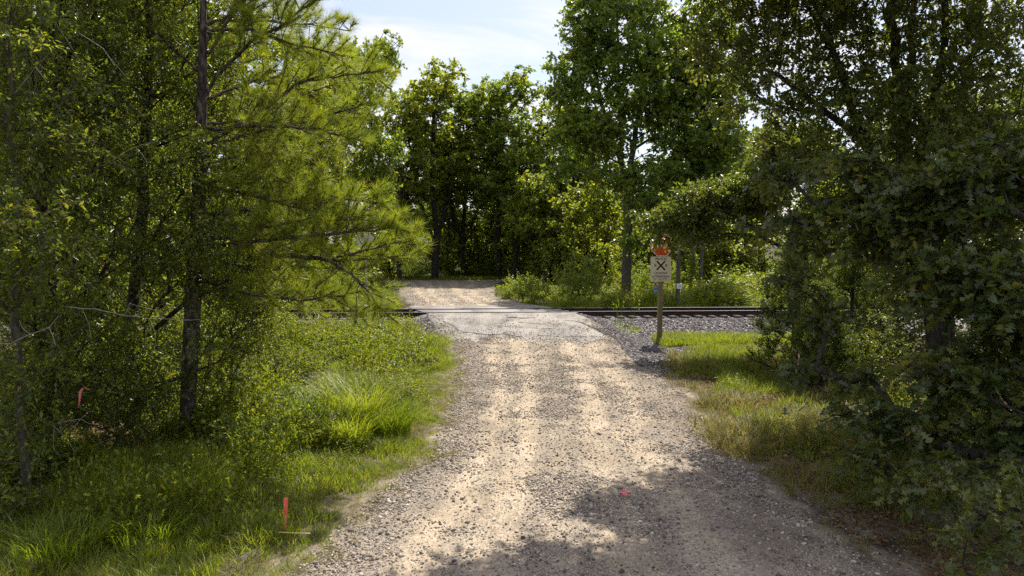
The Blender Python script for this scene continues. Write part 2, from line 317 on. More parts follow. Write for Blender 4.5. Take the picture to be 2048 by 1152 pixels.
M['deckboard'] = surf_mat('worn_deck_timber', [(.3, g(.075, .068, .064)), (.50, g(.155, .142, .135)), (.70, g(.26, .24, .225))], 2.5, 9, .55, .5, 20, (.25, 2, 1), spec=.5, bdist=.01)
M['tie'] = surf_mat('creosote_tie', [(.3, g(.045, .035, .03)), (.6, g(.12, .10, .085)), (.8, g(.20, .17, .15))], 6, 7, .9, .6, 20, (1, .3, 1), bdist=.01)
M['railside'] = surf_mat('rusty_rail', [(.3, g(.022, .014, .015)), (.7, g(.060, .032, .032))], 8, 7, .75, .3, 30)
m, t, Nn, Ll = nodes('polished_rail_head'); b = Nn('ShaderNodeBsdfPrincipled'); b.inputs['Base Color'].default_value = (.85, .83, .82, 1); b.inputs['Metallic'].default_value = 1; b.inputs['Roughness'].default_value = .28
o = Nn('ShaderNodeOutputMaterial'); Ll(b.outputs[0], o.inputs[0]); M['railtop'] = m
M['post'] = surf_mat('treated_post', [(.3, g(.13, .115, .055)), (.6, g(.22, .19, .10)), (.8, g(.30, .26, .15))], 4, 8, .85, .5, 30, (3, 3, .35), bdist=.01)
M['pole'] = surf_mat('weathered_pole', [(.3, g(.035, .03, .028)), (.6, g(.085, .075, .068)), (.8, g(.15, .135, .125))], 4, 8, .9, .5, 30, (3, 3, .25), bdist=.01)
M['greypole'] = surf_mat('grey_pole', [(.3, g(.09, .083, .083)), (.7, g(.19, .175, .175))], 4, 8, .9, .5, 30, (3, 3, .25), bdist=.01)
M['signface'] = flat_mat('sign_panel_face', (.62, .58, .42)); M['black'] = flat_mat('sign_black', (.015, .015, .018)); M['white'] = flat_mat('sign_white', (.74, .72, .66))
M['red'] = flat_mat('sign_red', (.56, .085, .02), .45); M['alum'] = flat_mat('sign_back_aluminium', (.42, .41, .43), .5, .3); M['blue'] = flat_mat('sign_blue', (.035, .15, .42))
M['steel'] = flat_mat('galvanised_steel', (.30, .29, .28), .5, .6)
M['orange'] = surf_mat('marker_paint', [(.35, g(.55, .06, .045)), (.6, g(.78, .17, .11))], 9, 4, .7, .1)
M['stakewood'] = surf_mat('stake_wood', [(.3, g(.33, .15, .03)), (.7, g(.5, .27, .08))], 9, 4, .8, .2)
M['lath'] = surf_mat('lath_wood', [(.3, g(.55, .48, .10)), (.7, g(.78, .68, .28))], 9, 4, .8, .2)
M['ribbon'] = leaf_mat('pink_flagging', [(0, g(.80, .22, .22)), (1, g(.9, .38, .36))], .4, .5, .4, (.62, .55, .55))
M['ribbonpale'] = leaf_mat('faded_flagging', [(0, g(.72, .42, .34)), (1, g(.8, .5, .42))], .4, .5, .4, (.62, .58, .55))
M['paint'] = flat_mat('pink_marking_paint', (.85, .16, .20))
M['rock'] = surf_mat('pale_rock', [(.3, g(.28, .27, .26)), (.7, g(.55, .54, .53))], 5, 7, .9, .5, 20)

# ---------------------------------------------------------------- ground heights
LE_Y = np.array([-20, 3, 7.3, 9.5, 11.8, 15.5, 20, 24, 27, 28.2, 31, 34, 43, 52, 58, 62])
LE_X = np.array([-3.2, -2.6, -2.25, -1.8, -1.3, -1.3, -1.5, -2.0, -3.1, -3.5, -4.5, -4.9, -7.0, -8.4, -10.5, -14])
RE_X = np.array([4.0, 3.9, 3.8, 3.5, 3.45, 3.8, 4.3, 4.2, 3.2, 2.6, 1.6, .8, -.9, -1.2, -.8, 0])
le = lambda y: np.interp(y, LE_Y, LE_X); re_ = lambda y: np.interp(y, LE_Y, RE_X)
tt = lambda x, y: y-(29.0+.056*x)
def gz(x, y):
    x = np.asarray(x, float); y = np.asarray(y, float); t = tt(x, y)
    z = np.interp(t, [-30, -7.5, -4.0, -1.9, 1.9, 4.2, 8, 40, 300], [0, 0, .05, .43, .43, .20, .15, .25, .5])
    bank = .30*smooth(-1.6, -4.0, x)*smooth(7, 12, y)*smooth(26.5, 22, y)+.12*smooth(4.2, 7, x)*smooth(26, 20, y)
    z = z+bank+.10*(fnoise(x, y, .55)-.5)*smooth(1.4, 4, np.abs(t))
    inside = smooth(-.9, .25, x-le(y))*smooth(.9, -.25, x-re_(y))*smooth(64, 60, y)
    zr = np.interp(t, [-40, -9, -5, -1.2, 1.2, 5, 14, 40], [0, 0, .22, .67, .67, .52, .30, .25])+.03*(fnoise(x, y, .9)-.5)*smooth(1.4, 4, np.abs(t))
    s = (x-le(y))/(re_(y)-le(y)); zr = zr-.035*(np.exp(-((s-.27)/.08)**2)+np.exp(-((s-.70)/.08)**2))*smooth(4.5, 7, np.abs(t))
    return z*(1-inside)+zr*inside
def sheet(xs, ys, zf, keep=None):
    X, Y = np.meshgrid(xs, ys); V = np.stack([X, Y, zf(X, Y)], -1).reshape(-1, 3); nx, ny = len(xs), len(ys)
    i = (np.arange(ny-1)[:, None]*nx+np.arange(nx-1)[None]).ravel(); T = np.stack([i, i+1, i+nx+1, i+nx], 1)
    if keep is not None:
        c = V[T].mean(1); T = T[keep(c[:, 0], c[:, 1])]
    return V, T
def nonuni(*segs):
    o = []
    for a, b, s in segs: o += list(np.arange(a, b, s))
    return np.array(o)
xs = nonuni((-300, -60, 30), (-60, -24, 3), (-24, 24, .3), (24, 60, 3), (60, 301, 30)); ys = nonuni((-40, 2, 3), (2, 36, .3), (36, 66, 1), (66, 90, 4), (90, 600, 40))
inroad = lambda x, y, m=0: (x > le(y)-m) & (x < re_(y)+m) & (y < 60) & (y > -30)
def terr(X, Y):
    z = gz(X, Y); t = tt(X, Y); return z-.06*((X > le(Y)-.8*(Y < 24)+.3*(Y >= 24)) & (X < re_(Y)+1.2*(Y < 17)+1.2*(Y < 9.5)-.3*(Y >= 17)) & (Y < 60) & (Y > -20))-.05*((np.abs(t) < 4.2) & (np.abs(X) < 44))
V, T = sheet(xs, ys, terr)
add('ground', mesh('ground', V, T, M['soil'], smooth_=True), kind='structure')
# gravel road: sheet whose outer metre turns into verge soil
ry = np.concatenate([np.arange(-20, 2, 1.), np.arange(2, 26, .15), np.arange(26, 61, .4)]); k = 65; V = []; ED = []; LN = []
def redge_pos(y): return le(y)+.5*(fnoise(0, y, 1.3)-.5), re_(y)-.2+.7*(fnoise(50, y, 1.1)-.5)
for i, y in enumerate(ry):
    l, r = redge_pos(y); wl = 1.0*smooth(27, 24, y)*smooth(0, 1, 1)+.1; wr = 1.6*smooth(20, 15, y)+1.4*smooth(13, 9, y)+.1; a0, a1 = l-wl, r+wr
    x = a0+(a1-a0)*np.arange(k)/(k-1); z = gz(x, y)+.008+.012*(fnoise(x, y*np.ones(k), 3.3)-.5); z[0] -= .07; z[-1] -= .07
    V.append(np.stack([x, np.full(k, y), z], 1)); ED.append(np.clip(np.minimum(x-l, (r-x)*(.8-.35*smooth(13, 9, y))), -1.6, 1.0)); sx = (x-l)/(r-l); sx = sx+.05*(fnoise(sx*0+4, y*np.ones(k), .22)-.5); LN.append(sum(a_*np.exp(-((sx-c_)/w_)**2) for c_, w_, a_ in ((.20, .045, .7), (.33, .05, .9), (.60, .05, .9), (.76, .055, .8), (.46, .03, .35))))
V = np.concatenate(V); i = (np.arange(len(ry)-1)[:, None]*k+np.arange(k-1)[None]).ravel(); T = np.stack([i, i+1, i+k+1, i+k], 1)
c = V[T].mean(1); kp = ~((np.abs(tt(c[:, 0], c[:, 1])) < .95)) & ~((c[:, 1] > 26) & ((c[:, 0] < le(c[:, 1])-.3) | (c[:, 0] > re_(c[:, 1])+.3))); T = T[kp]
rme = mesh('gravel_road', V, T, M['road'], np.concatenate(ED), smooth_=True); at_ = rme.attributes.new('lane', 'FLOAT', 'POINT'); at_.data.foreach_set('value', np.concatenate(LN).astype(np.float32))
road = add('gravel_road', rme, kind='structure')
# ballast bed
V, T = sheet(np.arange(-44, 44.1, .4), np.arange(24, 36, .25), lambda x, y: gz(x, y)+.004, lambda x, y: (tt(x, y) > -4.0+.8*(fnoise(x, y, .5)-.5)) & (tt(x, y) < 2.6+.8*(fnoise(x, y, .7)-.5)) & ~inroad(x, y, -.35))
ballast = add('ballast', mesh('ballast', V, T, M['ballast'], smooth_=True), kind='structure')
# shoulder of loose stone between the road and the signpost
V, T = sheet(np.arange(2.2, 7.2, .2), np.arange(18.5, 27, .2), lambda x, y: gz(x, y)+.012, lambda x, y: (x > re_(y)-.6) & (x < 6.0+.8*(fnoise(x, y, .8)-.5)) & (tt(x, y) < -3.2) & (y > 19.6+.9*(x-4)+.8*fnoise(x, y, 1.5)))
add('gravel_shoulder', mesh('gravel_shoulder', V, T, M['ballast'], smooth_=True), kind='structure')

# ---------------------------------------------------------------- scatter with geometry nodes (uncountable stuff)
def scatter(name, pos, srcs, mats=None, scale=None, tilt=.15, parent=None, rot=None):
    pos = np.asarray(pos, np.float32); n = len(pos)
    me = bpy.data.meshes.new(name); me.vertices.add(n); me.vertices.foreach_set('co', pos.ravel())
    rot = rot if rot is not None else np.stack([rng.normal(0, tilt, n), rng.normal(0, tilt, n), rng.uniform(0, 2*pi, n)], 1)
    a = me.attributes.new('rot', 'FLOAT_VECTOR', 'POINT'); a.data.foreach_set('vector', rot.astype(np.float32).ravel())
    sc = np.asarray(scale if scale is not None else rng.uniform(.7, 1.3, n), np.float32)
    if sc.ndim == 1: sc = np.repeat(sc[:, None], 3, 1)
    a = me.attributes.new('scl', 'FLOAT_VECTOR', 'POINT'); a.data.foreach_set('vector', sc.ravel())
    a = me.attributes.new('idx', 'INT', 'POINT'); a.data.foreach_set('value', rng.integers(0, len(srcs), n).astype(np.int32))
    o = add(name, me, parent, kind='stuff')
    ng = bpy.data.node_groups.new(name, 'GeometryNodeTree')
    ng.interface.new_socket('Geometry', in_out='INPUT', socket_type='NodeSocketGeometry'); ng.interface.new_socket('Geometry', in_out='OUTPUT', socket_type='NodeSocketGeometry')
    n_ = ng.nodes.new; l = ng.links.new; gi = n_('NodeGroupInput'); go = n_('NodeGroupOutput'); ip = n_('GeometryNodeInstanceOnPoints'); jg = n_('GeometryNodeJoinGeometry')
    for s_ in srcs:
        oi = n_('GeometryNodeObjectInfo'); oi.inputs['Object'].default_value = s_; oi.inputs['As Instance'].default_value = True; l(oi.outputs['Geometry'], jg.inputs[0])
    def attr(nm, ty):
        x = n_('GeometryNodeInputNamedAttribute'); x.data_type = ty; x.inputs['Name'].default_value = nm; return x.outputs['Attribute']
    l(gi.outputs[0], ip.inputs['Points']); l(jg.outputs[0], ip.inputs['Instance']); ip.inputs['Pick Instance'].default_value = True
    l(attr('idx', 'INT'), ip.inputs['Instance Index'])
    e2r = n_('FunctionNodeEulerToRotation'); l(attr('rot', 'FLOAT_VECTOR'), e2r.inputs[0]); l(e2r.outputs[0], ip.inputs['Rotation'])
    l(attr('scl', 'FLOAT_VECTOR'), ip.inputs['Scale']); l(ip.outputs[0], go.inputs[0])
    md = o.modifiers.new('scatter', 'NODES'); md.node_group = ng; return o
def source(name, V, T, mat, rnd): return bpy.data.objects.new(name, mesh(name, V, T, mat, rnd))

def blade_tuft(n, rad, h, wd, bend, segs=3):
    a = rng.uniform(0, 2*pi, n); r = rad*np.sqrt(rng.random(n)); base = np.stack([r*np.cos(a), r*np.sin(a), np.zeros(n)-.02], 1)
    az = a+rng.normal(0, .8, n); hh = h*rng.uniform(.45, 1.1, n); bd = bend*rng.uniform(.2, 1.3, n)*hh; side = np.stack([-np.sin(az+rng.normal(0, .6, n)), np.cos(az), np.zeros(n)], 1)
    o = np.stack([np.cos(az), np.sin(az), np.zeros(n)], 1); V = []; T = []
    K = 2*segs+1
    for s_ in range(segs+1):
        u = s_/segs; c = base+o*(bd*u**2)[:, None]+UP*(hh*(u-.25*min(bend, 1.2)*u**3))[:, None]; ww = wd*(1-u**1.5)*.5
        if s_ < segs: V += [c-side*ww, c+side*ww]
        else: V += [c]
    V = np.stack(V, 1).reshape(-1, 3); tf = []
    for s_ in range(segs-1): tf += [(2*s_, 2*s_+1, 2*s_+3), (2*s_, 2*s_+3, 2*s_+2)]
    tf += [(2*segs-2, 2*segs-1, 2*segs)]
    T = (np.array(tf)[None]+np.arange(n)[:, None, None]*K).reshape(-1, 3)
    return V, T, np.repeat(rng.random(n), K)
GR = [source('grass_tuft', *[x for x in (lambda q: (q[0], q[1], M['grass'], q[2]))(blade_tuft(34, .13, .20, .009, .8))]) for _ in range(5)]
GRT = [source('grass_tuft', *(lambda q: (q[0], q[1], M['grass'], q[2]))(blade_tuft(26, .12, .42, .010, .75))) for _ in range(5)]
GD = [source('dry_tuft', *(lambda q: (q[0], q[1], M['drygrass'], q[2]))(blade_tuft(26, .14, .16, .007, 1.0))) for _ in range(4)]
GF = [source('far_tuft', *(lambda q: (q[0], q[1], M['grass'], q[2]))(blade_tuft(30, .35, .45, .03, .7, 2))) for _ in range(5)]
def weed_tuft(n, rad, h, ll):
    st = rng.uniform(-rad, rad, (n, 3)); st[:, 2] = -.02; top = st+rng.normal(0, .25*h, (n, 3)); top[:, 2] = h*rng.uniform(.5, 1.1, n)
    w = tubes(st, top, np.full(n, .003), np.full(n, .0015), 3); k = 9
    t = rng.uniform(.15, 1.05, (n, k)); q = (st[:, None]+(top-st)[:, None]*t[..., None]).reshape(-1, 3); d = nrm(rng.normal(0, 1, q.shape)*np.array([1, 1, .35])+UP*.15)
    s_ = ll*rng.uniform(.5, 1.2, len(q)); lv = bake(*LEAF, q, frames(d, nrm(UP+rng.normal(0, .4, q.shape))), np.stack([s_, s_*.5, s_], 1))
    return join([w, lv])
WD = [source('weed_tuft', *(lambda q: (q[0], q[1], M['weed'], q[2]))(weed_tuft(16, .22, .30, .055))) for _ in range(6)]
WF = [source('far_weed_tuft', *(lambda q: (q[0], q[1], M['weed'], q[2]))(weed_tuft(22, .45, .8, .13))) for _ in range(6)]

ico_v = []; ph = (1+5**.5)/2
for a, b_ in ((1, ph), (-1, ph), (1, -ph), (-1, -ph)): ico_v += [(0, a, b_), (a, b_, 0), (b_, 0, a)]
ico_v = nrm(np.array(ico_v)); ico_f = []
for i in range(12):
    for j in range(i+1, 12):
        for k_ in range(j+1, 12):
            p = ico_v[[i, j, k_]]
            if max(np.linalg.norm(p[0]-p[1]), np.linalg.norm(p[1]-p[2]), np.linalg.norm(p[0]-p[2])) < 1.06:
                ico_f.append((i, j, k_) if np.dot(np.cross(p[1]-p[0], p[2]-p[0]), p.sum(0)) > 0 else (i, k_, j))
def stone_mesh(mat, nm='stone'):
    q = nrm(rng.normal(0, 1, 3)); v = ico_v*rng.uniform(.6, 1.15, (12, 1))*np.array([1, rng.uniform(.65, .95), rng.uniform(.42, .7)])
    return mesh(nm, v, np.array(ico_f), mat)
STN = [stone_mesh(M['stone']) for _ in range(8)]; BST = [stone_mesh(M['bstone']) for _ in range(8)]
STO = [bpy.data.objects.new('stone_source', m_) for m_ in STN]; BSO = [bpy.data.objects.new('stone_source', m_) for m_ in BST]
def stone_fill(x, y, s, sub=.15, dz=.01): return np.stack([x, y, gz(x, y)+dz+s*sub], 1)
def rots(n): return np.stack([rng.normal(0, .35, n), rng.normal(0, .35, n), rng.uniform(0, 6.28, n)], 1)
# road stones
def road_pts(n, y0, y1, pw):
    y = y0+(y1-y0)*rng.random(n)**pw; s = rng.random(n); x = le(y)-.1+(re_(y)-le(y)+.25)*s
    s2_ = s+.05*(fnoise(s*0+4, y, .22)-.5); lane = sum(a_*np.exp(-((s2_-c_)/w_)**2) for c_, w_, a_ in ((.20, .045, .7), (.33, .05, .9), (.60, .05, .9), (.76, .055, .8))); cl = fnoise(x, y, 1.2)
    keep = rng.random(n) < np.clip((.30+1.0*smooth(.46, .70, cl))*(1-.75*lane)+.5*np.exp(-((s-.06)/.07)**2), .03, 1); return x[keep], y[keep]
x, y = road_pts(170000, 5.5, 24.9, 1.5); s_ = np.exp(rng.normal(math.log(.0105), .48, len(x))); s_ = np.clip(s_*(1+.02*(y-6)), .006, .042)
big = s_ > .03
scatter('loose_gravel', stone_fill(x, y, s_), STO, scale=s_, rot=rots(len(x)), parent=road)
x = rng.uniform(-3.8, 3.8, 5200); y = rng.uniform(23.4, 27.6, 5200); kk = (rng.random(5200) < np.clip(1-(y-23.4)/2.2+.9*smooth(.5, .7, fnoise(x, y, 1.3))+.8*smooth(.8, .2, np.minimum(x-le(y), re_(y)-x)), .05, 1)) & (x > le(y)) & (x < re_(y)+.2); x, y = x[kk], y[kk]; s_ = rng.uniform(.010, .028, len(x))
scatter('loose_gravel', stone_fill(x, y, s_, .2, .035), STO, scale=s_, rot=rots(len(x)), parent=road)
x, y = road_pts(9000, 31, 55, 1); s_ = rng.uniform(.015, .04, len(x)); scatter('loose_gravel', stone_fill(x, y, s_), STO, scale=s_, rot=rots(len(x)), parent=road)
# the stones that show largest, one by one
def single_stones(parent, xs_, ys_, ss, meshes):
    for x_, y_, q in zip(xs_, ys_, ss):
        o = add('stone', meshes[rng.integers(0, 8)], parent); o.location = (x_, y_, float(gz(x_, y_))+.01+q*.2)
        o.rotation_euler = (rng.normal(0, .3), rng.normal(0, .3), rng.uniform(0, 6.28)); o.scale = (q, q, q)
x, y = road_pts(1500, 6.3, 13, 1.5); x, y = x[:300], y[:300]; single_stones(road, x, y, rng.uniform(.026, .046, len(x)), STN)
# ballast stones
def bal_pts(n, x0, x1, t0, t1):
    x = rng.uniform(x0, x1, n); t = rng.uniform(t0, t1, n); y = 29+.056*x+t; k_ = ~inroad(x, y, -.2); return x[k_], y[k_]
x, y = bal_pts(26000, -16, 15, -4.1, -1.3); s_ = rng.uniform(.02, .05, len(x)); scatter('ballast_gravel', stone_fill(x, y, s_, .25, .0), BSO, scale=s_, rot=rots(len(x)), parent=ballast)
x, y = bal_pts(5000, -16, 15, -1.3, 2.4); s_ = rng.uniform(.02, .05, len(x)); scatter('ballast_gravel', stone_fill(x, y, s_, .1, .0), BSO, scale=s_, rot=rots(len(x)), parent=ballast)
x = rng.uniform(2.6, 6.2, 11000); y = rng.uniform(19.5, 25.5, 11000); k_ = (x > re_(y)-.7+.5*(fnoise(x, y, 1)-.5)) & (y > 19.3+.95*(x-4)+.8*fnoise(x, y, 1.5)); x, y = x[k_], y[k_]
s_ = rng.uniform(.015, .042, len(x)); scatter('shoulder_gravel', stone_fill(x, y, s_, .25, .01), BSO, scale=s_, rot=rots(len(x)))
x, y = bal_pts(330, -9, 10, -4.0, -2.6); single_stones(ballast, x[:300], y[:300], rng.uniform(.05, .075, 300), BST)

# ---------------------------------------------------------------- railway
def box_me(name, x0, x1, y0, y1, z0, z1, mat, jit=0):
    v = np.array([(x, y, z) for z in (z0, z1) for y in (y0, y1) for x in (x0, x1)], float); v += rng.normal(0, jit, v.shape) if jit else 0
    f = np.array([(0, 2, 3, 1), (4, 5, 7, 6), (0, 1, 5, 4), (2, 6, 7, 3), (0, 4, 6, 2), (1, 3, 7, 5)]); return mesh(name, v, f, mat)
def bev(o, w=.008, seg=2):
    m_ = o.modifiers.new('bevel', 'BEVEL'); m_.width = w; m_.segments = seg; m_.limit_method = 'ANGLE'; return o
track = thing('railway_track', 'single railway track with rusty rails and dark ties crossing the gravel road', 'railway track', (0, 29, 0), rz=math.atan(.056))
prof = [(-.07, .0), (.07, .0), (.07, .012), (.012, .03), (.009, .12), (.036, .135), (.040, .160), (.036, .168), (-.036, .168), (-.040, .160), (-.036, .135), (-.009, .12), (-.012, .03), (-.07, .012)]
rv = []; xs_r = np.linspace(-46, 46, 24)
for x in xs_r: rv += [(x, a*1.1, b*1.2-.034) for a, b in prof]
n_ = len(prof); rf = [(i*n_+j, i*n_+(j+1) % n_, (i+1)*n_+(j+1) % n_, (i+1)*n_+j) for i in range(23) for j in range(n_)]
rm = bpy.data.meshes.new('rail'); rm.from_pydata(rv, [], rf); rm.materials.append(M['railside']); rm.materials.append(M['railtop'])
for p in rm.polygons:
    if p.index % n_ in (7,): p.material_index = 1
    p.use_smooth = False
for s_ in (-1, 1): add('rail', rm, track, loc=(0, s_*.7525, .532))
tm = [box_me('tie', -.115, .115, -1.3, 1.3, -.17, 0, M['tie'], .006) for _ in range(4)]
k_ = 0
for i, x in enumerate(np.arange(-20, 20, .54)):
    if -4.7 < x < 3.3: continue
    o = add('tie', tm[i % 4], track, loc=(x+rng.normal(0, .02), rng.normal(0, .03), .528)); o.rotation_euler = (0, 0, rng.normal(0, .015)); bev(o, .01, 1)
# crossing deck, built of timbers laid along the track
deck = add('crossing_deck', None, kind='structure', loc=(0, 29, 0)); deck.rotation_euler = (0, 0, math.atan(.056))
def timber(t0, t1, a, b, z=.676):
    f0 = -3.8-.36*t0; f1 = -3.8-.36*t1; g0 = 2.25-.34*t0; g1 = 2.25-.34*t1
    X = lambda u, f, g_: f+(g_-f)*u
    v = [(X(a, f0, g0)+.006, t0, z), (X(b, f0, g0)-.006, t0, z), (X(b, f1, g1)-.006, t1, z), (X(a, f1, g1)+.006, t1, z)]; v = v+[(p[0], p[1], z-.16) for p in v]
    me = mesh('timber', np.array(v)+np.array([0, 0, rng.normal(0, .003)]), np.array([(0, 1, 2, 3), (4, 7, 6, 5), (0, 4, 5, 1), (1, 5, 6, 2), (2, 6, 7, 3), (3, 7, 4, 0)]), M['deckboard']); bev(add('timber', me, deck), .008, 1)
for t0, t1 in [(-.60, -.32), (-.31, -.01), (0, .30), (.31, .60), (.83, 1.10), (1.11, 1.42), (1.43, 1.75), (-1.12, -.86)]:
    cuts = [0, .33+rng.uniform(-.05, .05), .66+rng.uniform(-.05, .05), 1]
    for a, b in zip(cuts[:-1], cuts[1:]): timber(t0, t1, a, b)
# asphalt apron in front, broken front edge, and a shorter one behind
def apron(t_in, t_out, name, ragged):
    nx, nt_ = 70, 26; V = []
    for j in range(nt_):
        for i in range(nx):
            u = i/(nx-1); v = j/(nt_-1); tf = t_out+ragged*(fnoise(u*9+3, 1, 1)-.5)+.1*(vnoise(u*40, 5)-.5); t_ = t_in+(tf-t_in)*v
            y = 29+t_; lx = -3.75-.36*t_+.012*t_*t_*0; lx = lx if t_ > -1 else np.interp(t_, [-5.6, -1], [-2.3, -3.4]); rx = 2.25-.34*t_ if t_ > -1.2 else np.interp(t_, [-5.6, -1.2], [3.3, 2.65])
            lx += .25*(vnoise(t_*2, 3)-.5); rx += .35*(vnoise(t_*2, 8)-.5)
            x = lx+(rx-lx)*u; y = y+.056*x; z = float(gz(x, y))+.030+.012*(float(fnoise(x, y, 2.5))-.5)
            if i in (0, nx-1) or j == nt_-1: z -= .045
            V.append((x, y, z))
    i = (np.arange(nt_-1)[:, None]*nx+np.arange(nx-1)[None]).ravel(); T = np.stack([i, i+nx, i+nx+1, i+1], 1) if t_out < t_in else np.stack([i, i+1, i+nx+1, i+nx], 1)
    return add(name, mesh(name, V, T, M['asphalt'], smooth_=True), kind='structure')
ap = apron(-1.13, -5.2, 'asphalt_apron', 2.4); ap2 = apron(1.76, 3.2, 'asphalt_apron_far', .6)
# dark cracks: thin sunken strips of tar and dirt lying in the surface
cm = flat_mat('crack_dirt', (.045, .04, .038), .9)
def crack(pts, wd):
    pts = resample([(a, b, 0) for a, b in pts], .12); pts[:, 1] += rng.normal(0, .035, len(pts)); d = nrm(np.gradient(pts, axis=0)); s2 = np.stack([-d[:, 1], d[:, 0], d[:, 2]*0], 1)
    w_ = wd*rng.uniform(.3, 1.3, len(pts))[:, None]; A = pts+s2*w_; B = pts-s2*w_
    for q in (A, B): q[:, 2] = gz(q[:, 0], q[:, 1])+.040
    n = len(pts); V = np.concatenate([A, B]); i = np.arange(n-1); T = np.stack([i, i+1, i+n+1, i+n], 1); add('crack', mesh('crack', V, T, cm), ap)
crack([(-1.8, 24.6), (-.9, 24.3), (-.3, 24.35), (.4, 23.95)], .035); crack([(.9, 24.2), (1.7, 24.0), (2.6, 24.15)], .03); crack([(-.2, 27.0), (.5, 26.85), (.9, 26.9)], .05); crack([(2.0, 26.6), (2.6, 26.2), (3.0, 25.4)], .04); crack([(-2.6, 26.3), (-2.1, 25.4), (-1.9, 24.8)], .02)
crack([(-1.0, 25.6), (.2, 25.5), (1.0, 25.2), (1.6, 25.3)], .015); crack([(.2, 26.2), (1.2, 25.9), (1.9, 26.0)], .018)

# ---------------------------------------------------------------- signs, poles
def text_me(s, size, mat, bold=0.0):
    cu = bpy.data.curves.new('txt', 'FONT'); cu.body = s; cu.size = size; cu.align_x = 'CENTER'; cu.align_y = 'CENTER'; cu.extrude = .0012; cu.offset = bold
    o = bpy.data.objects.new('txt', cu); COL.objects.link(o); me = bpy.data.meshes.new_from_object(o.evaluated_get(bpy.context.evaluated_depsgraph_get()))
    bpy.data.objects.remove(o, do_unlink=True); bpy.data.curves.remove(cu); me.name = 'lettering'; me.materials.clear(); me.materials.append(mat); return me
def plate(name, pts, th, mat, parent, y=0, label=None, bw=.003):
    n = len(pts); v = [(x, -th/2, z) for x, z in pts]+[(x, th/2, z) for x, z in pts]
    me = bpy.data.meshes.new(name); me.from_pydata(v, [], [tuple(range(n)), tuple(range(2*n-1, n-1, -1))]+[(i, i+n, (i+1) % n+n, (i+1) % n) for i in range(n)]); me.materials.append(mat)
    import bmesh
    bm = bmesh.new(); bm.from_mesh(me); bmesh.ops.recalc_face_normals(bm, faces=bm.faces); bm.to_mesh(me); bm.free()
    o = add(name, me, parent, loc=(0, y, 0), label=label); return o
def rrect(cx, cz, w_, h_, r):
    o = []
    for qx, qz, a0 in ((1, 1, 0), (-1, 1, 90), (-1, -1, 180), (1, -1, 270)):
        for k in range(5): a = R(a0+k*22.5); o.append((cx+qx*(w_/2-r)+r*cos(a), cz+qz*(h_/2-r)+r*sin(a)))
    return o
def octa(cx, cz, w_):
    r = w_/2/cos(pi/8); return [(cx+r*cos(pi/8+k*pi/4), cz+r*sin(pi/8+k*pi/4)) for k in range(8)]
def put_text(s, size, mat, parent, x, y, z, bold=0):
    o = add('lettering', text_me(s, size, mat, bold), parent, loc=(x, y, z)); o.rotation_euler = (pi/2, 0, 0); return o
SX, SY = P(1319, 688, 24.1)[0], 24.1; sz = float(gz(SX, SY))
sg = thing('crossing_sign', 'wooden post with stop sign above tan private crossing panel beside the ballast', 'sign', (SX, SY, sz), rz=R(-4))
zz = lambda py: P(1319, py, 24.1)[2]-sz
post = bev(add('post', box_me('post', -.085, .085, -.065, .065, -.3, zz(468), M['post'], .003), sg), .012)
pn = plate('crossing_panel', rrect(.0, (zz(513)+zz(563))/2, .70, zz(513)-zz(563), .04), .006, M['signface'], sg, -.0725); pc = (zz(513)+zz(563))/2
ph_ = (zz(513)-zz(563)); top = zz(513)
put_text('PRIVATE', .105, M['black'], pn, 0, -.0045, top-.085, .001)
put_text('R', .125, M['black'], pn, -.185, -.0045, top-.31, .002); put_text('R', .125, M['black'], pn, .185, -.0045, top-.31, .002)
cz = top-.31
for a in (1, -1):
    v = [(-.21, -.026), (.21, -.026), (.21, .026), (-.21, .026)]; an = R(47*a); q = [(x*cos(an)-z*sin(an), cz+x*sin(an)+z*cos(an)) for x, z in v]
    plate('cross_arm', q, .002, M['black'], pn, -.0042 if a > 0 else -.0066)
put_text('CROSSING', .095, M['black'], pn, 0, -.0045, top-.565, .001)
plate('rule_line', rrect(0, top-.635, .50, .010, .003), .002, M['black'], pn, -.0045)
put_text('NO TRESPASSING', .078, M['black'], pn, 0, -.0045, top-.695, .001)
put_text('RIGHT TO PASS BY PERMISSION', .034, M['black'], pn, 0, -.0045, top-.765); put_text('SUBJECT TO CONTROL OF OWNER', .034, M['black'], pn, 0, -.0045, top-.805)
for q in (.04, ph_-.04):
    plate('bolt', [(.012*cos(k*pi/4), top-q+.012*sin(k*pi/4)) for k in range(8)], .006, M['steel'], pn, -.006)
ss = plate('stop_sign', octa(.02, zz(490), .76), .004, M['white'], sg, -.0745)
plate('red_face', octa(.02, zz(490), .715), .002, M['red'], ss, -.0035); put_text('STOP', .30, M['white'], ss, .02, -.0060, zz(490), .004)
bl = plate('notice_plate', rrect(-.155, zz(577.5), .16, zz(571)-zz(584), .01), .004, M['blue'], sg, .0)
for q in (.04, .08, .16, .19): plate('print_line', rrect(-.155, zz(571)-q, .11, .010, .003), .002, M['white'], bl, -.0035)
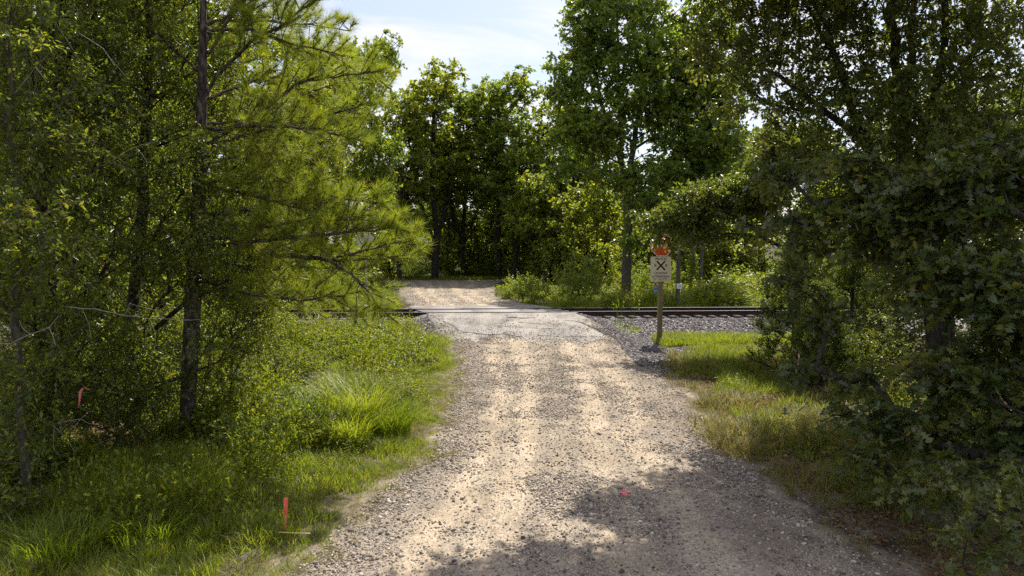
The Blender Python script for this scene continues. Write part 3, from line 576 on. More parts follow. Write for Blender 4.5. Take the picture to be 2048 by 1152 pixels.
# the stop sign on the far side seen from behind
BX, BY = P(731, 480, 34)[0], 34.; bz = float(gz(BX, BY))
sb = thing('stop_sign_back', 'grey back of a stop sign half hidden behind the pine branch', 'sign', (BX, BY, bz), rz=R(14))
zb = P(731, 480, 34)[2]-bz
plate('octagon_plate', octa(-.02, zb, .80), .004, M['alum'], sb, .045); bev(add('post', box_me('post', -.035, .035, -.03, .035, -.3, zb+.45, M['steel'], 0), sb), .006)
plate('bracket', rrect(0, zb+.2, .16, .05, .01), .012, M['steel'], sb, -.036); plate('bracket', rrect(0, zb-.2, .16, .05, .01), .012, M['steel'], sb, -.036)
def pole(name, label, px0, py0, px1, py1, Y, r, mat, cat='pole', group=None, extra=3):
    a = P(px0, py0, Y); a[2] = float(gz(a[0], Y))-.3; b = P(px1, py1, Y); d = (b-a)/(b[2]-a[2]); b = b+d*extra
    th = thing(name, label, cat, a, group); pts = resample([a, b], .6); rr = np.linspace(r, r*.75, len(pts)); q = pts-a+rng.normal(0, .006, pts.shape)
    di = nrm(np.gradient(q, axis=0)); V, T, r_ = tubes(q[:-1], q[1:], rr[:-1], rr[1:], 12, di[:-1], di[1:])
    add('shaft', mesh('shaft', V, T, mat, smooth_=True), th); return th, a, b
p1, a1, b1 = pole('utility_pole', 'dark wooden pole with a white notice standing just behind the far rail', 1354, 610, 1359, 445, 33, .11, M['pole'], extra=.1)
no = plate('notice', rrect(.07, P(1, 572, 33)[2]-a1[2], .26, .24, .01), .004, M['white'], p1, -.125)
for q in (-.06, 0, .05): plate('print_line', rrect(.07, P(1, 572, 33)[2]-a1[2]+q, .17, .012, .003), .002, M['black'], no, -.0035)
cp = add('cap', mesh('cap', *(lambda q: (q[0], q[1]))(tubes(np.array([b1-a1]), np.array([b1-a1+[0, 0, .04]]), np.array([.1]), np.array([.085]), 12)), M['steel']), p1)
p2, a2, b2 = pole('utility_pole', 'grey leaning pole wrapped in vines at its foot, left of a pair', 1383, 575, 1398, 300, 46, .14, M['greypole'], group='grey poles behind the track')
p3, a3, b3 = pole('utility_pole', 'thinner grey pole, right of the leaning pair behind the track', 1401, 575, 1412, 300, 47, .11, M['greypole'], group='grey poles behind the track')
for (pp, aa, bb) in ((p2, a2, b2), (p3, a3, b3)):
    e = bb-aa; V, T, r_ = tubes(np.array([e+[-.9, 0, -.4]]), np.array([e+[.9, 0, -.4]]), np.array([.06]), np.array([.06]), 6); add('crossarm', mesh('crossarm', V, T, M['greypole']), pp)
# vine on the leaning pole
q = rng.normal(0, 1, (900, 3))*np.array([.28, .28, 0]); q[:, 2] = rng.uniform(0, 2.6, 900); q[:, :2] *= (1.25-q[:, 2:3]/3.2); q += np.array([.03, 0, 0])*q[:, 2:3]
V, T, r_ = bake(*LEAF, q, frames(rng.normal(0, 1, q.shape)-UP*.5, nrm(rng.normal(0, 1, q.shape)-np.array([0, 1, 0]))), np.stack([np.full(900, .16), np.full(900, .11), np.full(900, .1)], 1))
vn = thing('climbing_vine', 'leafy green vine climbing the foot of the leaning grey pole', 'vine', tuple(a2+[0, 0, .3])); lv_ = add('foliage', mesh('foliage', V, T, M['shrub'], r_), vn); lv_['kind'] = 'stuff'

# ---------------------------------------------------------------- trees
HI = 1e9
def tree_things(name, label, cat, base, tr, sprig_wood, leaves, tmpl, lm, bm_, group=None, thr=.02, trunk_sides=10, leafkeep=None):
    th = thing(name, label, cat, tuple(base), group); b = np.asarray(base)
    V, T, r = tr.wood(thr, HI, trunk_sides); add('trunk', mesh('trunk', V-b, T, bm_, r, True), th)
    br = [tr.wood(0, thr, 5)]+([sprig_wood] if sprig_wood is not None else []); V, T, r = join(br); o = add('branches', mesh('branches', V-b, T, bm_, r, True), th); o['kind'] = 'stuff'
    V, T, r = bake(*tmpl, *leaves[:3], leaves[3]); o = add('crown', mesh('crown', V-b, T, lm, r), th); o['kind'] = 'stuff'
    return th
def outdirs(tr, tips, center=None):
    d = tr.dir[tips]; return nrm(d)

def pxlobes(ls): return [(P(px, py, Y), (r, r*ry, r*rz)) for px, py, Y, r, ry, rz in ls]

# --- the pine on the left
pb = P(373, 912, 11.5); pb[2] = float(gz(pb[0], 11.5))
pt = Tree(.125, .006, .47)
tp = [pb-[0, 0, .2], P(380, 720, 11.5), P(397, 400, 11.5), P(404, 200, 11.5), P(407, 0, 11.5), P(408, -300, 11.5)+[0, .3, 0], P(404, -600, 11.5)+[0, .5, 0]]
pt.chain(tp, seg=.35, w=6)
pl = [[(410, 181, 11.5), (448, 139, 11.4), (503, 83, 11.2), (555, 59, 11.0), (608, 17, 10.9), (670, -30, 10.8)],
      [(411, 80, 11.5), (465, 21, 11.7), (520, -40, 11.9), (580, -110, 12)],
      [(407, 285, 11.5), (430, 278, 11.5), (528, 219, 11.4), (590, 170, 11.2), (640, 152, 11.1), (691, 153, 11.0), (745, 145, 11)],
      [(407, 290, 11.5), (458, 280, 11.7), (521, 262, 11.9), (597, 245, 12.1), (690, 222, 12.2), (770, 190, 12.3)],
      [(408, 200, 11.5), (486, 170, 11.9), (555, 153, 12.2), (620, 120, 12.4), (690, 95, 12.6)],
      [(402, 370, 11.5), (486, 354, 11.2), (560, 360, 11.0), (642, 385, 10.9), (700, 400, 10.8), (765, 405, 10.7)],
      [(398, 430, 11.5), (451, 428, 11.3), (520, 455, 11.1), (590, 445, 10.9), (650, 425, 10.8), (740, 430, 10.7)],
      [(394, 500, 11.5), (420, 494, 11.4), (475, 488, 11.3), (555, 508, 11.1), (660, 520, 10.9), (760, 519, 10.8), (825, 508, 10.8)],
      [(660, 520, 10.9), (700, 548, 10.8), (740, 585, 10.75), (765, 620, 10.7)],
      [(394, 520, 11.5), (470, 530, 11.8), (560, 560, 12.1), (650, 590, 12.3), (720, 625, 12.4)],
      [(408, 120, 11.5), (500, -20, 11.2), (600, -110, 11.1), (700, -150, 11)],
      [(408, 0, 11.5), (470, -80, 12), (560, -160, 12.4), (640, -200, 12.7)],
      [(409, 40, 11.5), (520, 40, 12.2), (620, 50, 12.8), (700, 60, 13.2)],
      [(406, 250, 11.5), (500, 240, 12.4), (600, 190, 13), (700, 160, 13.5)],
      [(402, 330, 11.5), (500, 310, 12.3), (600, 300, 13), (680, 290, 13.4)],
      [(396, 450, 11.5), (500, 420, 12.2), (600, 400, 12.8), (700, 390, 13.2)],
      [(394, 470, 11.5), (500, 485, 11.0), (620, 470, 10.6), (720, 462, 10.5), (800, 455, 10.4)], [(392, 560, 11.5), (500, 590, 11.2), (600, 600, 11), (690, 590, 10.9)], [(660, 520, 10.9), (730, 500, 10.6), (810, 480, 10.5)], [(402, 370, 11.5), (500, 390, 11), (620, 420, 10.8), (690, 440, 10.7)],
      [(407, 260, 11.5), (520, 250, 11), (640, 260, 10.8), (720, 280, 10.7)], [(409, 60, 11.5), (500, 60, 11), (600, 90, 10.7), (690, 110, 10.5)],
      [(406, 150, 11.5), (340, 90, 11.6), (270, 40, 11.7), (200, -10, 11.8)],
      [(408, -80, 11.5), (340, -170, 11.4), (260, -240, 11.3)], [(408, -150, 11.5), (500, -260, 11.5), (600, -330, 11.6)]]
tuft_pos, tuft_dir = [], []
for bi, b in enumerate(pl):
    pts = np.array([P(*q) for q in b]); par = pt.nearest(pts[0]); last = pt.chain(pts, par, wob=.012, seg=.16, w=1)
    rs = resample(pts, .08); n = len(rs); ln = np.linalg.norm(pts[-1]-pts[0])
    for i in range(int(n*.22), n, 1):
        for _k in range(2 if rng.random() < .8 else 1):
            u = i/n; d0 = nrm(rs[min(i+1, n-1)]-rs[i-1]); d = nrm(d0*.7+rng.normal(0, .62, 3)+UP*.25); l_ = rng.uniform(.18, .85)*(1.25-u*.7)
            p0 = rs[i]+rng.normal(0, .01, 3); pa = pt.nearest(p0); e = p0+d*l_; e2 = e+UP*.08*l_; pt.chain([p0, (p0+e)/2, e2], pa, wob=.008, seg=.14, w=.6)
            for v in np.arange(.62, 1.01, .16/max(l_, .3)*.62): tuft_pos.append(p0+(e2-p0)*v); tuft_dir.append(nrm(d+UP*.2))
    tuft_pos.append(pts[-1]); tuft_dir.append(nrm(pts[-1]-pts[-2])+UP*.1)
pt.finish()
tuft_pos = np.array(tuft_pos); tuft_dir = np.array(tuft_dir); nn_ = 50; print('pine tufts', len(tuft_pos))
tp_ = np.repeat(tuft_pos, nn_, 0); td = np.repeat(nrm(tuft_dir), nn_, 0); nd = nrm(td*.80+rng.normal(0, .62, tp_.shape)+UP*.05)
tp_ = tp_-td*rng.uniform(0, .05, (len(td), 1)); ls_ = rng.uniform(.13, .24, len(tp_))
pine = tree_things('pine_tree', 'tall pine with long bright needles, its dark trunk left and boughs reaching right', 'tree', pb, pt, None, (tp_, frames(nd, nrm(rng.normal(0, 1, nd.shape))), np.stack([ls_, np.full(len(ls_), .0054), ls_], 1), np.clip(np.repeat(rng.random(len(tuft_pos)), nn_)*.5+.5*rng.random(len(tp_)), 0, 1)), NEEDLE, M['needle'], M['pinebark'], thr=.03)
pine.children[-1].name = 'needles'

# --- generic broadleaf builder
def broadleaf(name, label, trunk, R0, lobes, nt_, m, Lt, k, ll, lw, lm, bm_, group=None, stems=None, bf=.35, seg=.5, tmpl=LEAF, thr=.02, surf=.45, kw={}, sides=10, cat='tree', rt=.003, rtip=.006, clip=None, ex=.5):
    trunk = [np.asarray(q, float) for q in trunk]; base = trunk[0].copy(); base[2] = float(gz(base[0], base[1])); trunk[0] = base-[0, 0, .2]
    tr = Tree(R0, rtip, ex); last = tr.chain(trunk, seg=seg*.8, wob=.02)
    for st in (stems or []): tr.chain([np.asarray(q, float) for q in st], tr.nearest(np.asarray(st[0])), seg=seg*.8, wob=.03)
    T = in_lobes(lobes, nt_, surf)
    if clip is not None: T = T[clip(T)]
    T = T[T[:, 2] > gz(T[:, 0], T[:, 1])+.15]
    tr.grow(T, bf=bf, seg=seg); tr.finish(); tips = np.array(tr.tips)
    sw, lv = sprigs(tr.P[tips], tr.dir[tips], m, Lt, k, ll, lw, tmpl, rt=rt, **kw)
    return tree_things(name, label, cat, base, tr, sw, lv, tmpl, lm, bm_, group, thr, sides), tr

# left thicket: glossy small-leaved oaks round the pine trunk
GL = 'small leaved trees of the left thicket'
keepL = lambda T: (T[:, 0] < -2.55-.09*(T[:, 1]-8)) 
broadleaf('thicket_tree', 'glossy leaved tree with thick trunk nearest the pink ribbon', [P(105, 935, 11), P(100, 700, 11), P(90, 420, 11.2), P(120, 150, 11.4), P(130, -250, 11.6)], .13,
    pxlobes([(60, 40, 11, 1.5, 1, 1), (60, 320, 10.6, 1.4, 1, .9), (190, 180, 11, 1.3, 1, 1), (90, 560, 10.5, 1.1, 1, .7), (250, 400, 10.6, 1.0, 1, .9), (180, -200, 11.5, 2.0, 1, 1), (150, 650, 10.4, .8, 1, .5), (40, 700, 10.4, .8, 1, .6), (150, 760, 10.3, .8, 1, .4), (40, 830, 9.8, .7, 1, .35)]), 1100, 5, .42, 9, .075, .034, M['gloss'], M['bark'], GL, kw=dict(droop=.2), clip=keepL)
broadleaf('thicket_tree', 'glossy leaved tree standing close left of the pine trunk', [P(270, 905, 11.9), P(262, 700, 11.9), P(285, 400, 12.1), P(300, 100, 12.4), P(290, -250, 12.6)], .12,
    pxlobes([(290, 150, 12, 1.3, 1, 1), (350, 340, 11.0, .9, .8, .9), (440, 250, 12.6, 1.1, 1, 1.1), (330, 520, 11.2, 1.0, 1, .7), (460, 440, 12.4, .9, 1, .9), (300, -150, 12.5, 1.8, 1, 1), (480, 560, 12.0, .8, 1, .7), (240, 690, 11.2, .8, 1, .5), (420, 80, 12.9, 1.1, 1, 1), (540, 620, 12.4, .55, 1, .5), (400, 480, 10.7, .8, .7, .7), (400, 360, 11.0, .55, .5, .4), (385, 690, 10.9, .55, .5, .5), (440, 690, 12, .6, 1, .6), (530, 480, 12.8, .8, 1, .8), (520, 330, 13.2, .8, 1, .8), (340, 760, 11.3, .6, 1, .4), (260, 800, 11.3, .7, 1, .35), (440, 800, 12.2, .5, 1, .4)]), 1200, 5, .42, 9, .072, .034, M['gloss'], M['bark'], GL, kw=dict(droop=.2), clip=keepL)
broadleaf('thicket_tree', 'slender pale trunked tree at the left edge with yellowing leaves', [P(60, 1100, 9), P(40, 800, 9), P(30, 560, 9), P(28, 320, 9.1), P(20, 120, 9.2), P(10, -200, 9.3)], .055,
    pxlobes([(-40, 100, 9, 1.3, 1, 1.2), (20, 450, 8.6, .9, 1, 1), (0, 740, 8.6, .7, 1, .6), (180, 620, 9.2, .55, .7, .3), (-60, 500, 8.5, .9, 1, 1), (110, 300, 9.2, .7, 1, .8), (30, 880, 8.8, .55, 1, .7), (10, 1000, 8.4, .5, 1, .5), (70, 960, 9.2, .5, 1, .4)]), 430, 5, .38, 7, .085, .036, M['gloss'], M['palebark'], GL, kw=dict(droop=.35), clip=keepL)
broadleaf('thicket_sapling', 'thin sapling growing right of the pine trunk in weeds', [P(461, 880, 12.3), P(462, 800, 12.3), P(466, 700, 12.3), P(475, 600, 12.3)], .028,
    pxlobes([(480, 640, 12.2, .6, 1, .7), (440, 740, 12, .5, 1, .5), (530, 700, 12.3, .45, 1, .5), (470, 560, 12.3, .6, 1, .6)]), 90, 5, .32, 8, .065, .032, M['gloss'], M['palebark'], GL, kw=dict(droop=.2), seg=.3)
for i, (px, Y, hgt, r_, lab) in enumerate([(190, 14.5, 9, 2.2, 'dense thicket tree directly behind the two leftmost trunks'), (20, 15.5, 9, 2.4, 'dark thicket tree at the far left edge behind the pale trunk'), (300, 18, 10, 2.5, 'tall thicket tree behind the pine trunk'), (430, 21.5, 8.5, 2.2, 'thicket tree beside the track left of the pine boughs')]):
    b = P(px, 500, Y); gzb = float(gz(b[0], Y)); c_ = lambda dx, dy, z: np.array([b[0]+dx, Y+dy, z])
    broadleaf('thicket_tree', lab, [c_(0, 0, 0), c_(.1, 0, hgt*.3), c_(-.1, .1, hgt*.6), c_(0, 0, hgt*.9)], .13,
        [(c_(rng.uniform(-.5, .5), 0, hgt*f_), (r_*q, r_*q, hgt*.17)) for f_, q in ((.12, .7), (.25, .85), (.4, .95), (.55, 1), (.7, .95), (.88, .6))], 420, 5, .5, 8, .12, .06, M['gloss'], M['bark'], GL, kw=dict(droop=.2, two=False))

# --- big multi-stemmed oak on the right
gb = np.array([9.6, 15.5, 0.])
RO = 'oaks of the right thicket'
S1 = lambda *q: [P(a, b_, Y) for a, b_, Y in q]
broadleaf('oak_tree', 'large multi stemmed oak whose dark trunk stands deep in the right thicket', [gb, P(1880, 640, 15.5), P(1850, 480, 15.5), P(1835, 380, 15.5)], .30,
    pxlobes([(1640, 200, 15.4, 1.0, 1, .8), (1480, 80, 15, 1.3, 1, .8), (1560, 240, 15.6, 1.1, 1, .8), (1405, 90, 14.8, .75, 1, .6), (1500, -120, 15, 1.8, 1, .8), (1580, 40, 15.4, 1.4, 1, .9), (1490, 200, 15.2, .8, 1, .5), (1680, 40, 15.5, 1.8, 1.2, 1), (1820, 150, 15.3, 1.7, 1.2, 1), (1980, 60, 15.5, 2.0, 1.2, 1.1), (1990, 300, 15, 1.6, 1.2, 1), (1700, -250, 15.5, 2.8, 1.1, 1), (1950, -350, 16, 3, 1.1, 1),
             (1650, 380, 14.5, 1.2, 1, .8), (1850, 420, 15, 1.0, 1, .8), (1750, 250, 14.2, 1.3, 1, .9), (1880, 260, 14, 1.2, 1, .9)]), 1900, 5, .5, 8, .125, .07, M['oakhigh'], M['bark'], RO,
    stems=[S1((1835, 380, 15.5), (1800, 320, 15.5), (1798, 200, 15.5), (1780, 0, 15.4), (1760, -250, 15.3)), S1((1850, 400, 15.5), (1815, 310, 15.7), (1817, 150, 15.9), (1830, -80, 16)), S1((1840, 390, 15.5), (1845, 310, 15.2), (1870, 190, 15), (1900, 0, 14.9), (1930, -250, 14.8)),
           S1((1850, 420, 15.5), (1905, 320, 15.8), (1917, 250, 16), (1950, 80, 16.1), (1990, -150, 16.2)), S1((1840, 400, 15.5), (1764, 347, 15.4), (1727, 270, 15.3), (1694, 183, 15.2), (1640, 20, 15), (1560, -200, 14.6)), S1((1764, 347, 15.4), (1690, 330, 15.3), (1620, 330, 15.4)),
           S1((1727, 270, 15.3), (1660, 230, 15.2), (1560, 150, 15.3), (1460, 90, 15.1))], kw=dict(droop=.25, two=False), thr=.03, ex=.60)
broadleaf('oak_tree', 'oak whose long low limbs hang over the stop sign at the right thicket edge', [P(1600, 690, 22), P(1600, 560, 22), P(1585, 470, 22), P(1575, 360, 22)], .11,
    pxlobes([(1580, 300, 21, 1.2, 1, .6), (1500, 400, 21.5, 1.3, 1, .5), (1420, 400, 21.5, 1.1, 1, .45), (1360, 440, 22, .9, 1, .45), (1318, 452, 22.2, .5, .6, .5), (1345, 486, 22.4, .35, .5, .55), (1318, 472, 22.6, .36, .4, .5), (1400, 470, 21.5, .7, 1, .35), (1290, 440, 22.6, .5, .6, .35)]), 620, 5, .5, 8, .135, .08, M['oakhigh'], M['bark'], RO,
    stems=[S1((1585, 450, 22), (1500, 420, 21.8), (1420, 410, 21.8), (1330, 440, 22.2)), S1((1590, 500, 22), (1530, 480, 21.5), (1470, 430, 21.3))], kw=dict(droop=.25, two=False), thr=.03, ex=.60)
# shadow-casting crown over the road edge: same kind of oak standing right of the picture, its limbs over the road
broadleaf('oak_tree', 'tall oak just right of the frame, limbs reaching over the road', [np.array([9.9, 6.4, 0]), np.array([9.8, 6.5, 3]), np.array([9.5, 7.0, 6.5]), np.array([8.8, 8.0, 8.8])], .24,
    [(np.array(c), r) for c, r in [((5.9, 12.4, 8.9), (1.9, 2.0, .8)), ((4.0, 12.3, 9.2), (1.6, 1.9, .6)), ((2.7, 12.0, 9.3), (1.0, 1.5, .5)), ((3.9, 15.2, 9.6), (.8, .9, .4)), ((4.9, 14.6, 9.4), (.8, .8, .4)), ((7.0, 10.5, 9.2), (2.4, 2.4, .9)), ((8.6, 12.0, 9.0), (1.6, 1.8, .7)), ((1.6, 13.2, 9.5), (.5, .7, .3)), ((3.2, 11.2, 9.0), (1.3, .8, .4)), ((5.5, 10.8, 9.1), (1.6, .9, .5)), ((2.6, 13.2, 9.6), (.9, 1.1, .35)), ((4.4, 13.6, 9.6), (1.2, 1.1, .35)), ((6.2, 13.6, 9.6), (1.2, 1.2, .35)), ((7.6, 14.2, 9.7), (1.2, 1.2, .4))]], 2100, 5, .5, 8, .15, .10, M['oakhigh'], M['bark'], RO, ex=.6,
    stems=[[(8.8, 8.0, 8.8), (7.4, 10.2, 9.1), (5.6, 11.8, 9.2), (3.8, 12.8, 9.3)]], kw=dict(droop=.25, two=False), thr=.03)

# --- near oak with large lobed leaves: drooping boughs
nb = np.array([7.6, 7.2, 0.]); no_ = Tree(.16, .006); base = nb.copy(); base[2] = float(gz(nb[0], nb[1]))
no_.chain([base-[0, 0, .2], nb+[0, 0, 2], nb+[.1, .3, 4.2], nb+[.2, .5, 6.0]], seg=.35, wob=.02)
LB = pxlobes([(1900, 350, 9, .6, 1, .35), (1760, 500, 9.3, .6, 1, .3), (1650, 500, 10.4, .4, 1, .3), (1700, 760, 9.4, .4, 1, .25), (1620, 740, 10, .3, 1, .2), (1970, 930, 7.2, .5, 1, .3), (1740, 930, 8.4, .35, 1, .2), (1950, 400, 8.8, .85, 1, .6), (1800, 440, 9.2, .7, 1, .45), (1690, 420, 9.8, .6, 1, .4), (1610, 450, 10.6, .5, 1, .35), (1960, 560, 8.4, .8, 1, .5), (1930, 760, 8, .65, 1, .5), (1800, 850, 8.4, .6, 1, .32), (1700, 830, 9.2, .45, 1, .28),
    (2040, 640, 8, .8, 1, .9), (2080, 850, 7.6, .7, 1, .6), (1870, 900, 8, .5, 1, .25), (2050, 330, 9, .9, 1, .5), (1640, 640, 10.8, .45, 1, .45), (1560, 350, 11, .5, 1, .3), (1540, 450, 11.6, .45, 1, .35), (1600, 560, 11, .35, 1, .5), (1840, 360, 9, .6, 1, .35), (1700, 330, 9.8, .5, 1, .25), (1850, 980, 7.6, .4, 1, .2)])
T = in_lobes(LB, 620, .6); T = T[T[:, 2] > .35]; no_.grow(T, bf=.25, seg=.35, zpen=.3, sag=.10)
Tn = np.array([P(px, py, Y) for px, py, Y in [(2040, 960, 4.9), (2000, 1000, 4.9), (1960, 1030, 4.9), (1935, 1060, 4.9), (2030, 1060, 4.8), (1990, 1080, 4.9), (1950, 1100, 4.85), (2060, 1020, 4.8), (1925, 1130, 4.85), (2045, 1130, 4.8), (2080, 1080, 4.8)]])
p0 = P(2200, 1000, 5.0); a = no_.nearest(nb+[0, 0, 1.8]); no_.chain([no_.p[a], (no_.p[a]+p0)/2+[0, 0, .1], p0, P(2090, 1010, 4.9)], a, seg=.3, wob=.01)
no_.grow(Tn, bf=.2, seg=.15, zpen=.2, sag=.05, wob=.008); no_.finish(); tips = np.array(no_.tips)
isn = no_.P[tips][:, 1] < 5.6
sw1, lv1 = sprigs(no_.P[tips[~isn]], no_.dir[tips[~isn]], 5, .42, 6, .14, .095, LOBED, a=1.0, b=.6, droop=.55, nup=.8, flat=.5, hang=.45, rt=.0045)
sw2, lv2 = sprigs(no_.P[tips[isn]], no_.dir[tips[isn]], 4, .22, 5, .15, .10, LOBED, a=.6, b=.7, droop=.3, nup=.9, flat=.6, hang=.35, rt=.0025)
# singles: the leaves that show largest = the near spray plus the nearest of the boughs
q1 = lv1[0]; show = (np.abs(q1[:, 0]/q1[:, 1]) < 1024/F) ; order = np.argsort(np.where(show, q1[:, 1], 99)); ns = 300-len(lv2[0]); sel = order[:max(ns, 0)]; rest = np.setdiff1d(np.arange(len(q1)), sel)
th = tree_things('oak_tree', 'near oak with large lobed leaves drooping across the right side of the picture', 'tree', base, no_, join([sw1, sw2]), tuple(x[rest] for x in lv1), LOBED_S, M['oak'], M['bark'], RO, .02)
lmesh = []
for i in range(6):
    v = LOBED[0].copy(); v[:, 1] *= rng.uniform(.85, 1.15); v[:, 2] += .06*np.sin(v[:, 0]*5+i); lmesh.append(mesh('leaf', v, LOBED[1], M['oak'], np.full(len(v), rng.uniform(.1, .9))))
from mathutils import Matrix
for lv in (lv2, tuple(x[sel] for x in lv1)):
    for q, Mx, sc, rv_ in zip(*lv):
        o = add('leaf', lmesh[rng.integers(0, 6)], th); mt = Matrix(((Mx*sc[None, :])).tolist()).to_4x4(); mt.translation = Vector(q-base); o.matrix_local = mt

# --- the tree behind the track, right of the road
mb = P(1252, 578, 44); 
broadleaf('broadleaf_tree', 'tall leafy tree behind the track with a forked grey trunk', [mb, P(1256, 480, 44), P(1254, 400, 44), P(1243, 330, 44), P(1240, 200, 44), P(1235, 60, 44), P(1230, -40, 44)], .30,
    pxlobes([(1180, 60, 43, 1.9, 1, 1.3), (1150, 170, 43, 1.9, 1, 1.2), (1210, 260, 43, 2.2, 1, 1.1), (1290, 120, 43, 3.0, 1, 1.2), (1250, -30, 44, 2.6, 1, .9), (1360, 230, 43.5, 2.6, 1, 1), (1390, 340, 43, 1.7, 1, .8), (1290, 370, 42, 1.9, 1, .7), (1200, 350, 42, 1.2, 1, .6), (1400, 80, 44, 2.5, 1, 1), (1330, 450, 41, 1.3, 1, .5), (1280, 480, 42, 1.0, 1, .4), (1290, 420, 41, 1.6, 1, .6), (1380, 430, 41, 1.6, 1, .6), (1150, 260, 42, 1.6, 1, .9), (1120, 340, 42, .9, 1, .5), (1430, 290, 42, 2.0, 1, .9), (1440, 180, 43, 2.2, 1, 1), (1340, 330, 42, 1.6, 1, .8), (1400, 380, 42, 1.3, 1, .5)]), 1700, 5, .8, 8, .26, .18, M['maple'], M['palebark'],
    stems=[S1((1254, 400, 44), (1265, 300, 43.8), (1290, 150, 43.5), (1310, -50, 43.5)), S1((1243, 330, 44), (1205, 220, 43.6), (1180, 80, 43.4))], kw=dict(droop=.2), rt=.012, rtip=.02, thr=.05, seg=.8)

# --- background trees: prototypes with their own trunk / crown, then individual copies
def proto(seed, hgt, spread, ll, lm, n=420, fork=False, low=.25, bm_=None):
    global rng; rng = np.random.default_rng(seed)
    st = []; a = hgt*.22
    tr = [(0, 300, 0), (.2, 300, a), (-.1, 300.1, hgt*.5), (.1, 300, hgt*.85)]
    if fork: st = [[(.15, 300, a*.8), (1.0, 300, hgt*.4), (1.6, 300.2, hgt*.7)], [(.1, 300, a*.9), (-1.1, 300.1, hgt*.42), (-1.8, 300, hgt*.72)]]
    lobes = []
    for f_ in np.linspace(low, .92, 8):
        for _ in range(2):
            an = rng.uniform(0, 6.28); rr = spread*(1-.75*abs(f_-.6))*.5; lobes.append((np.array([cos(an)*rr, 300+sin(an)*rr, hgt*f_]), (spread*.5, spread*.5, hgt*.085)))
    th, t_ = broadleaf('woodland_tree', 'x', tr, hgt*.013, lobes, n, 5, ll*2.8, 8, ll*1.1, ll*.75, lm, bm_ or M['bark'], stems=st, kw=dict(droop=.15, two=False), rt=.015, rtip=.022, thr=.06, seg=.9, sides=7)
    return th
rs_ = rng
PR = [proto(11, 20, 4.2, .24, M['wood_leaf_b'], 400, True, .42), proto(12, 19, 3.4, .22, M['wood_leaf'], 390, False, .42), proto(13, 17, 4.0, .24, M['wood_leaf'], 430, True, .36), proto(14, 16, 3.6, .22, M['wood_leaf_b'], 420, False, .34), proto(15, 7, 2.6, .17, M['wood_leaf_b'], 250, True, .14)]
rng = np.random.default_rng(99)
PH = [20, 19, 17, 16, 7]
used = set()
def place(pi, px, Y, toppy, label, group, wide=1.0, rz=None):
    src = PR[pi]; hz = P(px, toppy, Y)[2]; x = (px-1024)/F*Y*1.0; z = float(gz(x, Y)); s = (hz-z)/PH[pi]/1.0
    if pi in used:
        o = src.copy(); COL.objects.link(o)
        for ch in src.children: c = ch.copy(); COL.objects.link(c); c.parent = o
    else: o = src; used.add(pi)
    o.location = (x, Y, z-.1); o.rotation_euler = (0, 0, rng.uniform(0, 6.28) if rz is None else rz); o.scale = (s*wide, s*wide, s); o['label'] = label; o['group'] = group; o.name = 'woodland_tree'
    return o
CR = 'trees of the wood behind the road bend'
for a in [(0, 868, 61, 118, 'tall yellow green tree with thick dark trunk left of the road bend', CR, 1.35, .4), (1, 1000, 63, 128, 'tall tree with rounded top right of centre above the road bend', CR, 1.25), (2, 930, 66, 150, 'tree with a thin dark trunk between the two tallest centre trees', CR, 1.3),
          (3, 1078, 62, 190, 'shorter tree with twin trunks at the right end of the centre row', CR, 1.3), (2, 1028, 60, 215, 'fork trunked tree just behind the weedy mound', CR, 1.1),
          (1, 745, 45, 48, 'very tall narrow tree rising behind the pine boughs', CR, .8), (3, 800, 58, 170, 'tree in the gap between the pine and the centre row', CR, .9), (0, 690, 50, 60, 'broad tree hidden behind the upper pine boughs', CR, .9),
          (2, 640, 44, 150, 'dark tree directly behind the middle of the pine', CR, 1), (3, 560, 40, 60, 'tree behind the left part of the pine', CR, 1),
          (4, 1105, 56, 330, 'small pale green tree above the leafy shrub', CR, 1.1), (4, 1170, 53, 345, 'small tree left of the grey forked trunk', CR, 1.1), (4, 990, 70, 320, 'young tree filling the gap right of the centre trunks', CR, 1.3), (4, 780, 62, 380, 'young tree at the left end of the bend', CR, 1.2), (4, 900, 68, 400, 'bushy young tree behind the thin dark trunk', CR, 1.5), (4, 1060, 64, 390, 'bushy young tree between the twin trunks', CR, 1.4), (2, 1140, 60, 260, 'tree filling the notch left of the leafy forked tree', CR, 1.0), (3, 1210, 64, 240, 'tree behind the leafy forked tree', CR, 1.1)]: place(*a)
YG = 'sunlit young trees in the clearing behind the road bend'
for k, (px, Y, ty, wd) in enumerate([(822, 76, 405, 1.3), (885, 79, 380, 1.3), (948, 75, 410, 1.2), (1008, 78, 372, 1.4), (1052, 74, 400, 1.2), (1110, 77, 385, 1.3), (1180, 74, 395, 1.3), (1245, 76, 370, 1.4), (1320, 73, 390, 1.4), (1400, 77, 380, 1.4)]):
    place(4, px, Y, ty, ['sunlit young tree behind the left end of the road bend', 'sunlit young tree between the two thick dark trunks', 'sunlit young tree right of the thin dark trunk', 'sunlit young tree seen through the forked trunks', 'sunlit young tree just left of the twin trunks', 'sunlit young tree right of the twin trunks', 'sunlit young tree above the leafy shrub', 'sunlit young tree behind the grey forked trunk', 'sunlit young tree behind the crossing sign', 'sunlit young tree behind the grey pole pair'][k], YG, wd)
RB = 'trees beyond the track on the right'
